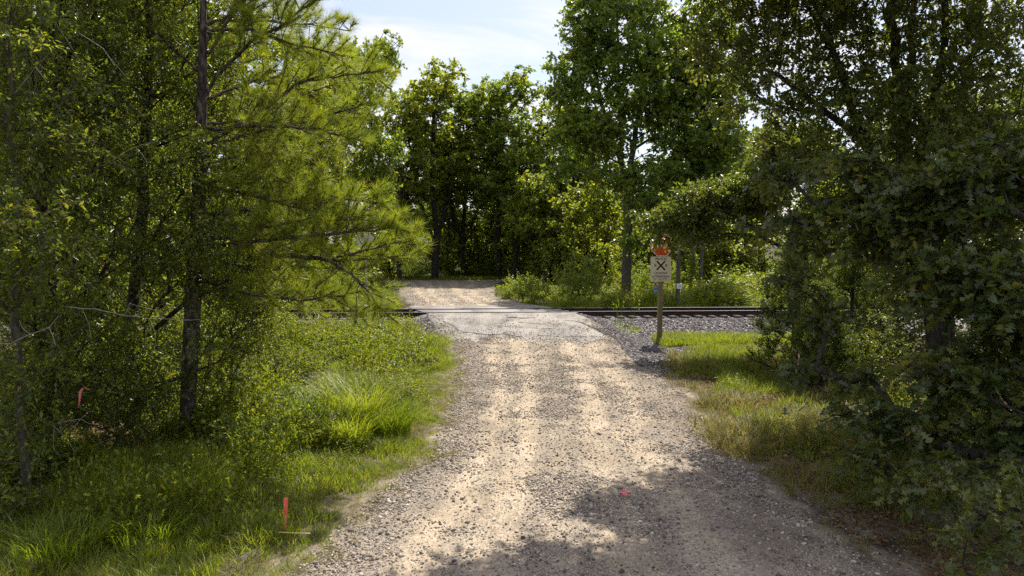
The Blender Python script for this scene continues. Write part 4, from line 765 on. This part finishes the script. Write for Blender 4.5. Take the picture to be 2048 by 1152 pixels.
for a in [(4, 1450, 52, 330, 'small sunlit tree right of the grey pole pair', RB, 1.4), (3, 1520, 58, 235, 'pale tree over the bright field', RB, .9), (2, 1400, 62, 240, 'tall tree behind the grey pole pair', RB, 1.2), (3, 1480, 66, 250, 'tree at the back of the bright field', RB, 1.2), (4, 1330, 60, 330, 'small tree behind the crossing sign', RB, 1.4), (2, 1640, 50, 240, 'tree behind the leaning oak limb', RB, .8), (1, 1760, 44, 200, 'tree glimpsed between the oak stems', RB, .9), (3, 1900, 42, 150, 'tree glimpsed right of the oak stems', RB, 1), (2, 2040, 40, 130, 'tree at the right edge beyond the track', RB, 1), (4, 1700, 38, 340, 'low tree beyond the track behind the cedar', RB, 1.2), (4, 1850, 36, 330, 'low tree beyond the track behind the oak trunk', RB, 1.2), (4, 2000, 36, 330, 'low tree beyond the track at the right edge', RB, 1.2)]: place(*a)
LBg = 'trees beyond the track on the left'
for a in [(0, 470, 38, 0, 'tree beyond the track left of the pine boughs', LBg, 1), (1, 380, 40, -40, 'tree beyond the track behind the pine trunk', LBg, 1), (2, 270, 37, -40, 'tree beyond the track left of the pine trunk', LBg, 1.1), (3, 140, 38, -60, 'tree beyond the track near the left edge', LBg, 1.1), (0, 10, 40, -60, 'tree beyond the track at the left edge', LBg, 1.1), (4, 600, 38, 360, 'low tree beyond the track under the pine boughs', LBg, 1.3), (4, 480, 36, 350, 'low tree beyond the track right of the pine trunk', LBg, 1.3), (4, 680, 40, 395, 'low tree beyond the track behind the grey octagon sign', LBg, 1.4), (4, 20, 34, 380, 'low tree beyond the track at the left edge, under the taller one', LBg, 1.4), (4, 180, 34, 400, 'low tree beyond the track behind the ribbon', LBg, 1.4), (4, 330, 35, 390, 'low tree beyond the track left of the pine trunk', LBg, 1.4)]: place(*a)
# distant wood, one mass
far = [bpy.data.objects.new('far_tree_crown', PR[i].children[2].data) for i in (1, 3)]; ft = [bpy.data.objects.new('far_tree_trunk', PR[i].children[0].data) for i in (1, 3)]
xw, yw = [], []
for yy, n_ in ((108, 30), (124, 36)):
    q = np.linspace(-yy*.95, yy*.95, n_)+rng.normal(0, 1.2, n_); xw += list(q); yw += list(yy+rng.normal(0, 2.5, n_))
xw, yw = np.array(xw), np.array(yw); pz = np.stack([xw, yw, gz(xw, yw)-.1], 1); scw = rng.uniform(.62, .88, len(xw)); rw = np.stack([xw*0, xw*0, rng.uniform(0, 6.28, len(xw))], 1)
scatter('distant_woods', pz, far, scale=scw, rot=rw); scatter('distant_wood_trunks', pz, ft, scale=scw, rot=rw)

# --- undergrowth of the wood edge (uncountable)
def bush_src(n, rad, h, ll, mat):
    q = nrm(rng.normal(0, 1, (n, 3)))*rng.random((n, 1))**.4*np.array([rad, rad, h/2]); q[:, 2] += h*.45; d = nrm(rng.normal(0, 1, q.shape)*np.array([1, 1, .6])); s_ = ll*rng.uniform(.6, 1.2, n)
    st = np.zeros((14, 3)); en = q[:14]; w = tubes(st, en, np.full(14, .02), np.full(14, .008), 3)
    lv = bake(*LEAF, q, frames(d, nrm(UP+rng.normal(0, .8, q.shape))), np.stack([s_, s_*.55, s_], 1)); V, T, r = join([w, lv]); return source('bush_source', V, T, mat, r)
BS = [bush_src(560, 1.5, 2.6, .17, M['wood_leaf']) for _ in range(3)]+[bush_src(520, 1.3, 2.2, .17, M['wood_leaf_b'])]
x = np.concatenate([rng.uniform(-24, 34, 110), rng.uniform(-30, -9, 46), rng.uniform(13, 34, 30)]); y = np.concatenate([rng.uniform(65.5, 84, 110), rng.uniform(35, 60, 46), rng.uniform(38, 60, 30)])
k_ = ~((x > 14) & (x < 27) & (y > 58)); x, y = x[k_], y[k_]
k_ = ~inroad(x, y, 1.5); x, y = x[k_], y[k_]
scatter('wood_edge_undergrowth', np.stack([x, y, gz(x, y)], 1), BS, scale=rng.uniform(.6, 1.5, len(x)))

# ---------------------------------------------------------------- shrubs as things
def shrub(name, label, px, py, Y, w_, h_, n, ll, mat, group=None, tmplt=LEAF, cat='shrub', ratio=.5):
    b = P(px, py, Y); z = float(gz(b[0], Y)); base = np.array([b[0], Y, z]); t_ = Tree(.03, .004); t_.chain([base-[0, 0, .1], base+[0, 0, h_*.35]], seg=.2)
    Tq = in_lobes([(base+[0, 0, h_*.5], (w_*.5, w_*.4, h_*.5)), (base+[w_*.2, 0, h_*.4], (w_*.3, w_*.3, h_*.4)), (base+[-w_*.22, 0, h_*.35], (w_*.28, w_*.3, h_*.35))], n, .4); Tq = Tq[Tq[:, 2] > z+.08]
    t_.grow(Tq, bf=.4, seg=.25, sag=.02, wob=.01); t_.finish(); tips = np.array(t_.tips); sw, lv = sprigs(t_.P[tips], nrm(t_.dir[tips]+UP*.5), 4, ll*3.5, 8, ll, ll*ratio, tmplt, c=.4, droop=.1, rt=.004)
    return tree_things(name, label, cat, base, t_, sw, lv, tmplt, mat, M['palebark'], group, .012, 6)
shrub('leafy_shrub', 'tall bright leafy shrub behind the far rail right of the road', 1158, 595, 37, 2.6, 2.9, 130, .12, M['shrub'])
shrub('leafy_shrub', 'low rounded weedy shrub mound at the right edge of the far road', 1045, 596, 38, 3.0, 1.4, 120, .12, M['shrub'])
shrub('leafy_shrub', 'dense rounded shrub right of the dark pole behind the track', 1425, 600, 35, 2.2, 1.6, 110, .11, M['shrub'])
shrub('leafy_shrub', 'dark green shrub behind the far road under the grey forked trunk', 1310, 575, 46, 4, 2.2, 120, .15, M['wood_leaf'])
shrub('leafy_shrub', 'bright shrub under the pine boughs beyond the track', 690, 600, 34, 3.2, 1.9, 140, .11, M['shrub'])
shrub('leafy_shrub', 'bright shrub beyond the track, left of the one under the pine boughs', 585, 600, 34, 3.0, 2.0, 120, .11, M['shrub'])
shrub('leafy_shrub', 'shaded broadleaf shrub under the oak right of the verge', 1730, 760, 15.5, 1.9, 1.9, 150, .07, M['oakhigh'])
shrub('leafy_shrub', 'dark shrub behind the near oak boughs at the right edge', 2030, 760, 13, 2.4, 2.2, 150, .08, M['oakhigh'])
shrub('leafy_shrub', 'dark shrub between the cedar and the oak trunk', 1820, 700, 18.5, 2.6, 2.6, 170, .08, M['oakhigh'])
shrub('leafy_shrub', 'small leaved shrub beside the pine trunk foot', 330, 880, 12.8, 1.8, 1.4, 130, .05, M['gloss'])
shrub('leafy_shrub', 'small leaved shrub below the pale left trunk', 120, 880, 12.3, 2.2, 1.5, 150, .055, M['gloss'])
for q in [('tall shrub behind the second thicket trunk from the left', 200, 800, 14.5, 3.0, 2.6, 230, .06), ('tall shrub behind the pine trunk', 400, 780, 14.8, 2.6, 2.4, 220, .06), ('tall shrub at the left edge behind the pale trunk', 40, 800, 13.5, 2.8, 2.6, 220, .06), ('shrub at the thicket edge facing the track', 480, 720, 18, 2.4, 1.6, 170, .065), ('leafy shrub right beside the pink ribbon', 235, 860, 11.0, 1.5, 1.7, 170, .055), ('leafy shrub between the ribbon and the left edge', 70, 900, 10.4, 1.8, 1.9, 200, .055), ('low bush at the foot of the pine trunk, right side', 450, 860, 12.6, 1.4, 1.1, 130, .05),
    ('rounded bush on the bank behind the arching grass clumps', 560, 800, 15.0, 1.6, .9, 120, .05), ('bush on the bank near the ballast, beside the pale rocks', 520, 700, 20, 2.6, 1.3, 170, .065), ('bush under the left boughs close to the rails', 420, 700, 22, 3.0, 1.8, 190, .07)]:
    shrub('leafy_shrub', *q, M['gloss'])
shrub('leafy_shrub', 'small leaved shrub right of the sapling', 560, 760, 15.5, 2.0, 1.0, 120, .05, M['gloss'])
for lab, bx, by, hh in [('dark thicket tree filling the right edge behind the near oak', 11.5, 13.0, 7.5), ('dark thicket tree at the far right beyond the oak trunk', 14.5, 19.5, 8.5), ('thicket tree between the oak trunk and the track', 11.8, 21.5, 8)]:
    broadleaf('thicket_tree', lab, [np.array([bx, by, 0.]), np.array([bx+.1, by, hh*.4]), np.array([bx-.1, by, hh*.9])], .12, [(np.array([bx, by, hh*f_]), (1.9*q, 1.9*q, hh*.15)) for f_, q in ((.12, .9), (.3, 1), (.5, 1), (.7, 1), (.88, .7))], 360, 5, .5, 8, .12, .065, M['oakhigh'], M['bark'], 'trees filling the right thicket', kw=dict(two=False))
BM = 'low bramble mounds on the left bank'
for k, (px, py, Y, w_, h_, n) in enumerate([(600, 770, 16.5, 1.8, .75, 90), (540, 850, 13.3, 1.3, .6, 80), (660, 740, 18.3, 1.7, .6, 80), (775, 720, 19.8, 1.6, .55, 70), (840, 740, 18.8, 1.1, .4, 50), (500, 930, 11.0, 1.1, .5, 70), (700, 690, 22.5, 1.8, .6, 80), (610, 900, 11.9, .9, .5, 60)]):
    shrub('bramble', ['bramble mound in the middle of the bank, left of the tall grass', 'bramble mound right of the pine trunk foot', 'bramble mound behind the tall grass clumps', 'bramble mound under the pink wildflowers', 'small bramble mound at the road edge near the crossing', 'bramble mound in the half shade between pine trunk and stake', 'bramble mound nearest the ballast on the left', 'small bramble mound left of the front tall grass clump'][k], px, py, Y, w_, h_, n, .05+.001*k, M['shrub'], BM, cat='bramble')
# cedar: fine upright sprays
def cedar(label, px, py, Y, w_, h_, n, lean=0):
    b = P(px, py, Y); base = np.array([b[0], Y, float(gz(b[0], Y))]); t_ = Tree(.07, .004); t_.chain([base-[0, 0, .1], base+[lean, 0, h_]], seg=.25)
    z = rng.uniform(.04, 1, n); r = w_*.5*(1-z**1.4)**.8*rng.random(n)**.4; a = rng.uniform(0, 6.28, n); Tq = base+np.stack([r*np.cos(a)+lean*z, r*np.sin(a), z*h_], 1)
    t_.grow(Tq, bf=.3, seg=.25, sag=-.02, wob=.01); t_.finish(); tips = np.array(t_.tips); out_ = nrm((t_.P[tips]-base)*np.array([1, 1, .2])+UP*.6)
    sw, lv = sprigs(t_.P[tips], out_, 7, .34, 12, .085, .018, LEAF, a=1, b=.6, c=.25, droop=.05, nup=.2, hang=-.3, rt=.003)
    return tree_things('cedar_tree', label, 'tree', base, t_, sw, lv, LEAF, M['cedar'], M['bark'], 'young cedars at the edge of the right thicket', .015, 7)
cedar('young cedar at the left edge of the right thicket, in front of the rails', 1585, 775, 17.2, 2.1, 3.6, 250); cedar('smaller cedar low at the left edge of the right thicket', 1640, 790, 15.6, 1.7, 2.2, 190); cedar('cedar further back in the right thicket', 1700, 740, 19.5, 2.2, 3.4, 180)

# ---------------------------------------------------------------- grass and weeds
def zone(n, x0, x1, y0, y1, f):
    x = rng.uniform(x0, x1, n); y = rng.uniform(y0, y1, n); k = rng.random(n) < f(x, y); return x[k], y[k]
def pos(x, y, dz=0): return np.stack([x, y, gz(x, y)+dz], 1)
edge = lambda x, y: le(y)-x+.5*(fnoise(x, y, 1.6)-.5)       # metres left of the left road edge
redge = lambda x, y: x-re_(y)+.7*(fnoise(x, y, 1.3)-.5)
nearrail = lambda x, y: tt(x, y)
shade = lambda x, y: smooth(-5.5, -7.0, x)*smooth(9.8, 11.2, y)     # bare leaf litter floor under the thicket
fl = lambda x, y: smooth(-.15, .35, edge(x, y))*(1-.85*shade(x, y))*smooth(-2.5, -3.1, nearrail(x, y)+1.6*(fnoise(x, y, .5)-.5)-.5*smooth(-5, -8, x)+.8*smooth(-6.2, -5, x))
x, y = zone(26000, -14, -1, 5, 25.5, lambda x, y: fl(x, y)*np.clip(1.3-(y-5)/28, .35, 1)); d = edge(x, y)
s_ = np.clip(.42+.5*smooth(0, 1.2, d), 0, 1)*rng.uniform(.6, 1.3, len(x))*(1+.6*smooth(14, 24, y))*(.65+.9*smooth(.35, .7, fnoise(x+31, y, 1.1)))*(1-.6*smooth(-5.2, -3.4, tt(x, y))); scatter('verge_grass', pos(x, y), GR, scale=s_)
x, y = zone(7000, -13, -2, 5, 24, lambda x, y: smooth(.7, 1.6, edge(x, y))*smooth(.42, .6, fnoise(x, y, .8))*(1-shade(x, y))*smooth(-4.4, -5.4, nearrail(x, y))); scatter('long_grass', pos(x, y), GRT, scale=rng.uniform(.5, 1.1, len(x)))
x, y = zone(6500, -10, -1.8, 9.5, 25.2, lambda x, y: smooth(.5, 1.4, edge(x, y))*(.25+.75*smooth(.45, .6, fnoise(x+20, y, .7)))*(1-shade(x, y))*smooth(-2.9, -3.8, nearrail(x, y))); scatter('low_weeds', pos(x, y), WD, scale=rng.uniform(.5, 1.2, len(x))*(.6+1.1*smooth(.45, .72, fnoise(x+11, y+5, .9)))*(1-.75*smooth(1.5, .6, np.hypot(x+2.7, y-12.4))))
x, y = zone(1500, -11, -2, 8, 25, lambda x, y: smooth(1.0, 2.0, edge(x, y))*smooth(.5, .6, fnoise(x+50, y, .6))*smooth(-3.2, -4.2, nearrail(x, y))); scatter('tall_weeds', pos(x, y), WD, scale=np.stack([rng.uniform(.8, 1.3, len(x))]*2+[rng.uniform(1.6, 3.0, len(x))], 1))
x, y = zone(1500, -9, -1.5, 6, 25, lambda x, y: smooth(.2, .8, edge(x, y))*smooth(.55, .7, fnoise(x+70, y, .8))); scatter('dead_grass', pos(x, y), GD, scale=rng.uniform(1.2, 2.4, len(x)))
x, y = zone(9000, -5, 0, 5, 26, lambda x, y: smooth(-.45, -.05, edge(x, y))*smooth(.75, .2, edge(x, y))*(.3+.7*smooth(.4, .6, fnoise(x, y, 2)))); scatter('dry_verge_grass', pos(x, y), GD, scale=rng.uniform(.4, .95, len(x)))
# right verge
x, y = zone(9000, 3, 9.5, 9, 22.5, lambda x, y: smooth(-.1, .5, redge(x, y))*smooth(21.8, 20.2, y-.3*(x-5))*(.35+.65*smooth(.4, .55, fnoise(x, y, 1)))*smooth(7, 13, y)); scatter('dry_verge_grass', pos(x, y), GD, scale=rng.uniform(.7, 1.5, len(x))*(.6+1.3*smooth(.4, .7, fnoise(x+17, y, 1.2))))
x, y = zone(7000, 3.4, 9.5, 8, 22, lambda x, y: smooth(.1, .9, redge(x, y))*smooth(21.6, 20, y-.3*(x-5))*smooth(.44, .6, fnoise(x+4, y, .8))*smooth(8, 13, y)); scatter('verge_grass', pos(x, y), GR, scale=rng.uniform(.5, 1.1, len(x)))
x, y = zone(2600, 4.2, 9.5, 11, 22.3, lambda x, y: smooth(.3, 1.3, redge(x, y))*smooth(.42, .58, fnoise(x+23, y, .8))); scatter('long_grass', pos(x, y), GRT, scale=rng.uniform(.5, 1.1, len(x)))
x, y = zone(700, 4.5, 9.5, 9, 20, lambda x, y: smooth(.6, 1.6, redge(x, y))*smooth(.5, .6, fnoise(x+3, y, .8))); scatter('low_weeds', pos(x, y), WD, scale=rng.uniform(.5, 1.3, len(x)))
x = rng.uniform(3.2, 8, 9000); y = rng.uniform(5, 13, 9000); kk = (x > re_(y)-.4) & (rng.random(9000) < np.exp(-np.maximum(x-re_(y), 0)/1.1)*(.3+fnoise(x, y, 1.4))); x, y = x[kk], y[kk]; s_ = rng.uniform(.007, .022, len(x))
scatter('loose_gravel', stone_fill(x, y, s_), STO, scale=s_, rot=rots(len(x)), parent=road)
x, y = zone(900, 3.4, 8.5, 5, 12.5, lambda x, y: smooth(-.2, .5, redge(x, y))*(.2+.8*smooth(.48, .6, fnoise(x+2, y, 1.8)))); scatter('dry_verge_grass', pos(x, y), GD, scale=rng.uniform(.5, 1.3, len(x)))
x, y = zone(3600, 4, 12, 4, 12, lambda x, y: smooth(.6, 2.8, redge(x, y))*smooth(.46, .60, fnoise(x+8, y, 1.1))*.8); scatter('verge_grass', pos(x, y), GR, scale=rng.uniform(.5, 1.2, len(x)))
x, y = zone(3200, 5.0, 12.5, 23.0, 25.0, lambda x, y: smooth(23.0, 23.4, y+.3*(fnoise(x, y, 1)-.5))*smooth(5.0, 5.3, x)*smooth(25.3, 24.9, y-.05*(x-5))); scatter('long_grass', pos(x, y), GR, scale=rng.uniform(1.2, 2.0, len(x)))
x, y = zone(900, 5.6, 12, 20.5, 23.2, lambda x, y: smooth(.5, 1.2, x-5.2+.5*(y-21.5)*-1+.6)); scatter('verge_grass', pos(x, y), GR, scale=rng.uniform(.7, 1.3, len(x)))
# weeds growing on the ballast right of the crossing
sw_ = lambda px, py, Y: P(px, py, Y)[:2]
for (px, Y, n_, sc_, lab) in ((1250, 25.6, 22, 1.5, 'tall weed tuft with seed heads growing in the ballast right of the road'), (1275, 25.9, 10, .7, 'low grass tuft in the ballast right of the tall weed'), (1330, 24.2, 14, .9, 'grass tuft round the foot of the sign post')):
    b = P(px, 600, Y); z = float(gz(b[0], Y)); qs = [blade_tuft(40, .28*sc_, .5*sc_, .014, .6)];
    if sc_ > 1:
        A = rng.normal(0, .12, (9, 3)); A[:, 2] = 0; B = A+rng.normal(0, .35, (9, 3)); B[:, 2] = rng.uniform(.9, 1.35, 9); qs += [tubes(A, B, np.full(9, .006), np.full(9, .004), 3), bake(*LEAF, np.repeat(B, 6, 0)-rng.uniform(0, .25, (54, 1))*UP, frames(nrm(UP+rng.normal(0, .5, (54, 3))), rng.normal(0, 1, (54, 3))), np.tile([[.09, .03, .05]], (54, 1)))]
    V, T, r = join(qs); th_ = thing('grass_tuft' if sc_ < 1.2 else 'tall_weed', lab, 'weed', (b[0], Y, z)); add('blades', mesh('blades', V, T, M['tallgrass'], r), th_)
CL = [(722, 870, 12.9), (770, 880, 13.1), (690, 930, 11.8), (690, 830, 14.2)]
# the big arching grass clump in the sun with pale plumes
def clump(label, px, py, Y, n, h, rad, plumes=True):
    b = P(px, py, Y); z = float(gz(b[0], Y)); V, T, r = blade_tuft(int(n*1.5), rad, h*1.05, .015, .9, 5); th_ = thing('tall_grass_clump', label, 'grass clump', (b[0], Y, z), 'arching grass clumps on the left bank'); add('blades', mesh('blades', V, T, M['tallgrass'], r), th_)
    if plumes:
        n2 = max(6, n//14); a = rng.uniform(0, 6.28, n2); rr = rad*np.sqrt(rng.random(n2)); A = np.stack([rr*np.cos(a), rr*np.sin(a), a*0], 1); o_ = np.stack([np.cos(a), np.sin(a), a*0], 1); hh = h*rng.uniform(.7, 1.05, n2)[:, None]
        p1_ = A+o_*hh*.25+UP*hh*.75; p2_ = A+o_*hh*.38+UP*hh*.98; p3 = A+o_*hh*.55+UP*hh*rng.uniform(.82, 1.1, (n2, 1)); W = join([tubes(A, p1_, np.full(n2, .003), np.full(n2, .002), 3), tubes(p1_, p2_, np.full(n2, .002), np.full(n2, .0015), 3)])
        Pm = join([tubes(p2_, (p2_+p3)/2+UP*.01, np.full(n2, .002), np.full(n2, .0045), 4), tubes((p2_+p3)/2+UP*.01, p3, np.full(n2, .0045), np.full(n2, .0015), 4)])
        add('stalks', mesh('stalks', W[0], W[1], M['tallgrass'], W[2]), th_); add('seed_heads', mesh('seed_heads', Pm[0], Pm[1], M['plume'], Pm[2]), th_, kind='stuff')
clump('largest arching grass clump in the sun, pale seed heads on top', 715, 870, 12.7, 620, 1.10, .5); clump('arching grass clump on the right side of the largest one', 775, 885, 12.6, 380, .85, .42)
clump('arching grass clump in front of the largest one', 690, 940, 11.6, 360, .75, .42); clump('small arching grass clump farthest left of the sunlit ones', 625, 900, 12.0, 240, .9, .32); clump('small arching grass clump behind the largest one', 690, 830, 14.2, 240, .7, .34)
clump('dark arching grass clump left of the orange stake', 400, 1010, 9.2, 240, .55, .4, False); clump('dark arching grass clump low in the left corner', 120, 1120, 7.7, 260, .5, .45, False); clump('arching grass clump in the bottom left between the stake and corner', 300, 1090, 8.0, 220, .45, .4, False)
# green mass beyond the rails
x, y = zone(9000, -34, 40, 31, 62, lambda x, y: (~inroad(x, y, .5))*smooth(1.7, 3.0, tt(x, y)+.7*(fnoise(x, y, .5)-.5))*np.clip(1.2-(y-31)/40, .3, 1)); scatter('far_verge_grass', pos(x, y), GF, scale=rng.uniform(.45, 1.0, len(x)))
x, y = zone(3400, -26, 26, 31.5, 54, lambda x, y: (~inroad(x, y, 1.0))*smooth(2.9, 4.6, tt(x, y))*smooth(.36, .55, fnoise(x, y, .35))*smooth(56, 40, y)); scatter('far_weeds', pos(x, y), WF, scale=rng.uniform(.5, 1.2, len(x))*(.8+.9*smooth(.5, .75, fnoise(x+5, y, .45))))
x, y = zone(5000, 8, 60, 55, 100, lambda x, y: .8+0*x); scatter('far_field_grass', pos(x, y), GF, scale=rng.uniform(.7, 1.3, len(x)))
x, y = zone(900, -16, 2, 60.3, 66, lambda x, y: .9+0*x); scatter('far_verge_grass', pos(x, y), GF, scale=rng.uniform(.4, .8, len(x)))
x, y = zone(2600, -20, -3.9, 24.2, 28, lambda x, y: smooth(.52, .66, fnoise(x, y, .9))*smooth(-7.5, -9, x)); scatter('low_weeds', pos(x, y), WD, scale=rng.uniform(.5, 1.1, len(x)))
# leaf litter under the thickets
lt = [source('fallen_leaf', *(lambda q: (q[0], q[1], M['litter'], q[2]))(bake(*LEAF, rng.uniform(-.3, .3, (40, 3))*np.array([1, 1, .04]), frames(rng.normal(0, 1, (40, 3))*np.array([1, 1, .2]), UP+rng.normal(0, .4, (40, 3))), np.tile([[.09, .045, .06]], (40, 1))))) for _ in range(4)]
x, y = zone(2600, -16, -4.5, 7, 24, lambda x, y: .25+.75*shade(x, y)); scatter('leaf_litter', pos(x, y, .01), lt, scale=rng.uniform(.7, 1.2, len(x)))
x, y = zone(2600, 3.4, 14, 4, 20, lambda x, y: smooth(-.2, 2.0, redge(x, y))); scatter('leaf_litter', pos(x, y, .01), lt, scale=rng.uniform(.6, 1.1, len(x)))

# ---------------------------------------------------------------- small things
# survey stake
b = P(571, 1084, 8.1); z = float(gz(b[0], 8.1)); st = thing('survey_stake', 'thin survey stake with orange pink painted top in the left verge grass', 'stake', (b[0], 8.1, z)); st.rotation_euler = (R(2), R(2.5), 0)
hz = P(576, 995, 8.1)[2]-z; bev(add('shaft', box_me('shaft', -.016, .016, -.008, .008, -.1, hz*.60, M['stakewood'], .0008), st), .002); bev(add('painted_top', box_me('painted_top', -.0225, .0225, -.011, .011, hz*.575, hz, M['orange'], .001), st, label='fluorescent orange pink painted top'), .003)
b2_ = P(586, 1086, 8.0); la = add('wooden_lath', box_me('wooden_lath', -.21, .21, -.009, .009, -.005, .005, M['lath'], .0008), loc=(b2_[0], 8.0, float(gz(b2_[0], 8.0))+.10), label='pale yellow lath lying flat at the foot of the orange stake', cat='lath'); la.rotation_euler = (0, R(1), R(-2)); bev(la, .002)
# ribbons
def ribbon(name, label, pts, wd, mat):
    pts = resample([P(*q) for q in pts], .03); d = nrm(np.gradient(pts, axis=0)); n = len(pts); th0 = np.linspace(0, 2.2, n); s2 = nrm(np.stack([np.cos(th0), np.sin(th0)*.8, np.sin(th0*1.7)*.25], 1)); V = np.concatenate([pts-s2*wd/2, pts+s2*wd/2]); V += rng.normal(0, .002, V.shape)
    i = np.arange(n-1); T = np.stack([i, i+1, i+n+1, i+n], 1); bs = pts[0]; o = add(name, mesh(name, V-bs, T, mat, np.repeat(rng.random(n), 2)), loc=tuple(bs), label=label, cat='ribbon'); sm = o.modifiers.new('s', 'SOLIDIFY'); sm.thickness = .001; return o
ribbon('flagging_ribbon', 'pink flagging ribbon hanging from a twig in the left thicket', [(176, 777, 8.9), (166, 776, 8.85), (161, 783, 8.85), (160, 795, 8.85), (159, 806, 8.85), (157, 816, 8.85)], .035, M['ribbon'])
ribbon('flagging_ribbon', 'faded pink ribbon hanging in the cedar of the right thicket', [(1598, 708, 14.6), (1598, 717, 14.6), (1596, 726, 14.6), (1598, 734, 14.6)], .035, M['ribbonpale'])
# pink paint mark on the road
b = P(1251, 990, 9.65); z0 = lambda x, y: float(gz(x, y))+.022
pm = []; 
for k in range(26):
    cx_, cy_ = b[0]+rng.normal(0, .035)+.03*((k % 5)-2)*.6, 9.65+rng.normal(0, .06)+.04*((k % 5)-2)*.6; rr = rng.uniform(.010, .026); an = np.arange(6)*pi/3+rng.uniform(0, 1); r6 = rr*rng.uniform(.6, 1.2, 6)
    pm.append((np.array([(cx_, cy_, z0(cx_, cy_))]+[(cx_+q*cos(a_), cy_+1.3*q*sin(a_), z0(cx_, cy_)-.001) for q, a_ in zip(r6, an)]), np.array([(0, i+1, (i+1) % 6+1) for i in range(6)]), np.zeros(7)))
V, T, r = join(pm); add('paint_mark', mesh('paint_mark', V, T, M['paint']), road, label='splotch of pink survey marking paint')
b = P(1240, 980, 9.8); o = add('rock', STN[2], loc=(b[0], 9.8, float(gz(b[0], 9.8))+.03), label='small brown stone just left of the pink paint mark', cat='stone'); o.scale = (.06, .045, .05)
# dead pale branches in the left thicket
def dead(label, chains, Y, r0):
    t_ = Tree(r0*.62, .0016, .5); base = P(*chains[0][0], Y); t_.chain([P(a_, b_, Y) for a_, b_ in chains[0]], seg=.12, wob=.006)
    for c_ in chains[1:]: pts = [P(a_, b_, Y-.05*i) for i, (a_, b_) in enumerate(c_)]; t_.chain(pts, t_.nearest(pts[0]), seg=.1, wob=.008)
    t_.finish(); V, T, r = t_.wood(0, HI, 5); th_ = thing('dead_branch', label, 'branch', tuple(base)); add('twigs', mesh('twigs', V-base, T, M['deadwood'], r, True), th_)
dead('pale bare dead branch hanging across the left edge above the gravel glimpse', [[(-30, 690), (20, 687), (60, 668), (100, 655), (118, 632)], [(95, 656), (105, 668), (108, 690)], [(60, 668), (44, 655), (36, 640)]], 8.0, .011)
dead('long thin dead twig stretching left of the pine trunk', [[(120, 612), (210, 622), (250, 630), (300, 638), (400, 640)], [(300, 638), (312, 665), (308, 695), (298, 718)], [(250, 605), (262, 604), (300, 618), (330, 625)], [(175, 625), (178, 650), (183, 680)]], 8.6, .009)
dead('bare forked twig under the pink ribbon', [[(108, 852), (130, 842), (160, 838), (175, 846), (205, 853)], [(165, 838), (176, 825), (186, 822)], [(160, 840), (150, 852), (148, 862)], [(112, 852), (128, 872), (145, 902), (150, 918)], [(90, 888), (120, 910), (140, 905)]], 8.4, .007)
for k, (a_, b_, c_, d_) in enumerate([(20, 200, 120, 90), (150, 60, 260, 160), (130, 480, 200, 530), (210, 330, 330, 280)]):
    dead(['thin grey twig crossing the upper left leaves', 'thin grey twig right of the uppermost left corner', 'short grey twig in the leaves left of the pine, mid height', 'thin grey twig reaching toward the pine trunk'][k], [[(a_, b_), ((a_+c_)/2, (b_+d_)/2-12), (c_, d_)], [((a_+c_)/2, (b_+d_)/2-12), ((a_+c_)/2+25, (b_+d_)/2+22)]], 8.7, .006)
# wildflowers
b = P(780, 690, 21.5); q = np.stack([b[0]+rng.normal(0, .42, 42), 21.3+rng.normal(0, .7, 42), np.zeros(42)], 1); q[:, 2] = gz(q[:, 0], q[:, 1])+rng.uniform(.28, .5, 42)
fm = bake(*LEAF, np.repeat(q, 6, 0), frames(nrm(np.stack([np.cos(np.tile(np.arange(6), 42)*1.05), np.sin(np.tile(np.arange(6), 42)*1.05), np.full(252, .25)], 1)), np.tile(UP, (252, 1))), np.tile([[.035, .03, .03]], (252, 1)))
stm = tubes(q-UP*.5, q, np.full(42, .004), np.full(42, .003), 3); wf = thing('wildflower_patch', 'patch of pale pink wildflowers on the grassy bank left of the road', 'wildflowers', (b[0], 21.3, float(gz(b[0], 21.3)))); bb = np.array(wf.location)
add('petals', mesh('petals', fm[0]-bb, fm[1], M['petal'], fm[2]), wf); add('stems', mesh('stems', stm[0]-bb, stm[1], M['tallgrass'], stm[2]), wf)
# pale rocks showing in the left bank
for k, (px, py, Y, s_) in enumerate([(622, 690, 22.8, .16), (640, 686, 23.1, .12), (600, 683, 23.4, .10), (575, 675, 24, .12), (18, 690, 24.5, .22)]):
    b = P(px, py, Y); o = add('rock', BST[k], loc=(b[0], Y, float(gz(b[0], Y))+.03+s_*.25), label=['pale grey rock, largest on the left bank', 'pale rock just right of the largest bank rock', 'pale rock just left of the largest bank rock', 'pale rock farthest left of the sunlit bank rocks', 'pale rock glimpsed under the left edge thicket'][k], cat='rock'); o.scale = (s_*1.5, s_, s_); o.data = o.data.copy(); o.data.materials.clear(); o.data.materials.append(M['rock'])
b = P(505, 1120, 7.7); o = add('rock', STN[5].copy(), loc=(b[0], 7.6, float(gz(b[0], 7.6))-.01), label='flat grey rock half sunk in the verge at the bottom left', cat='rock'); o.scale = (.16, .30, .09); o.rotation_euler = (0, 0, -.5); o.data.materials.clear(); o.data.materials.append(M['greypole'])
tot = 0
for me in bpy.data.meshes: tot += len(me.polygons)
print('polys', tot, 'objects', len(bpy.data.objects))
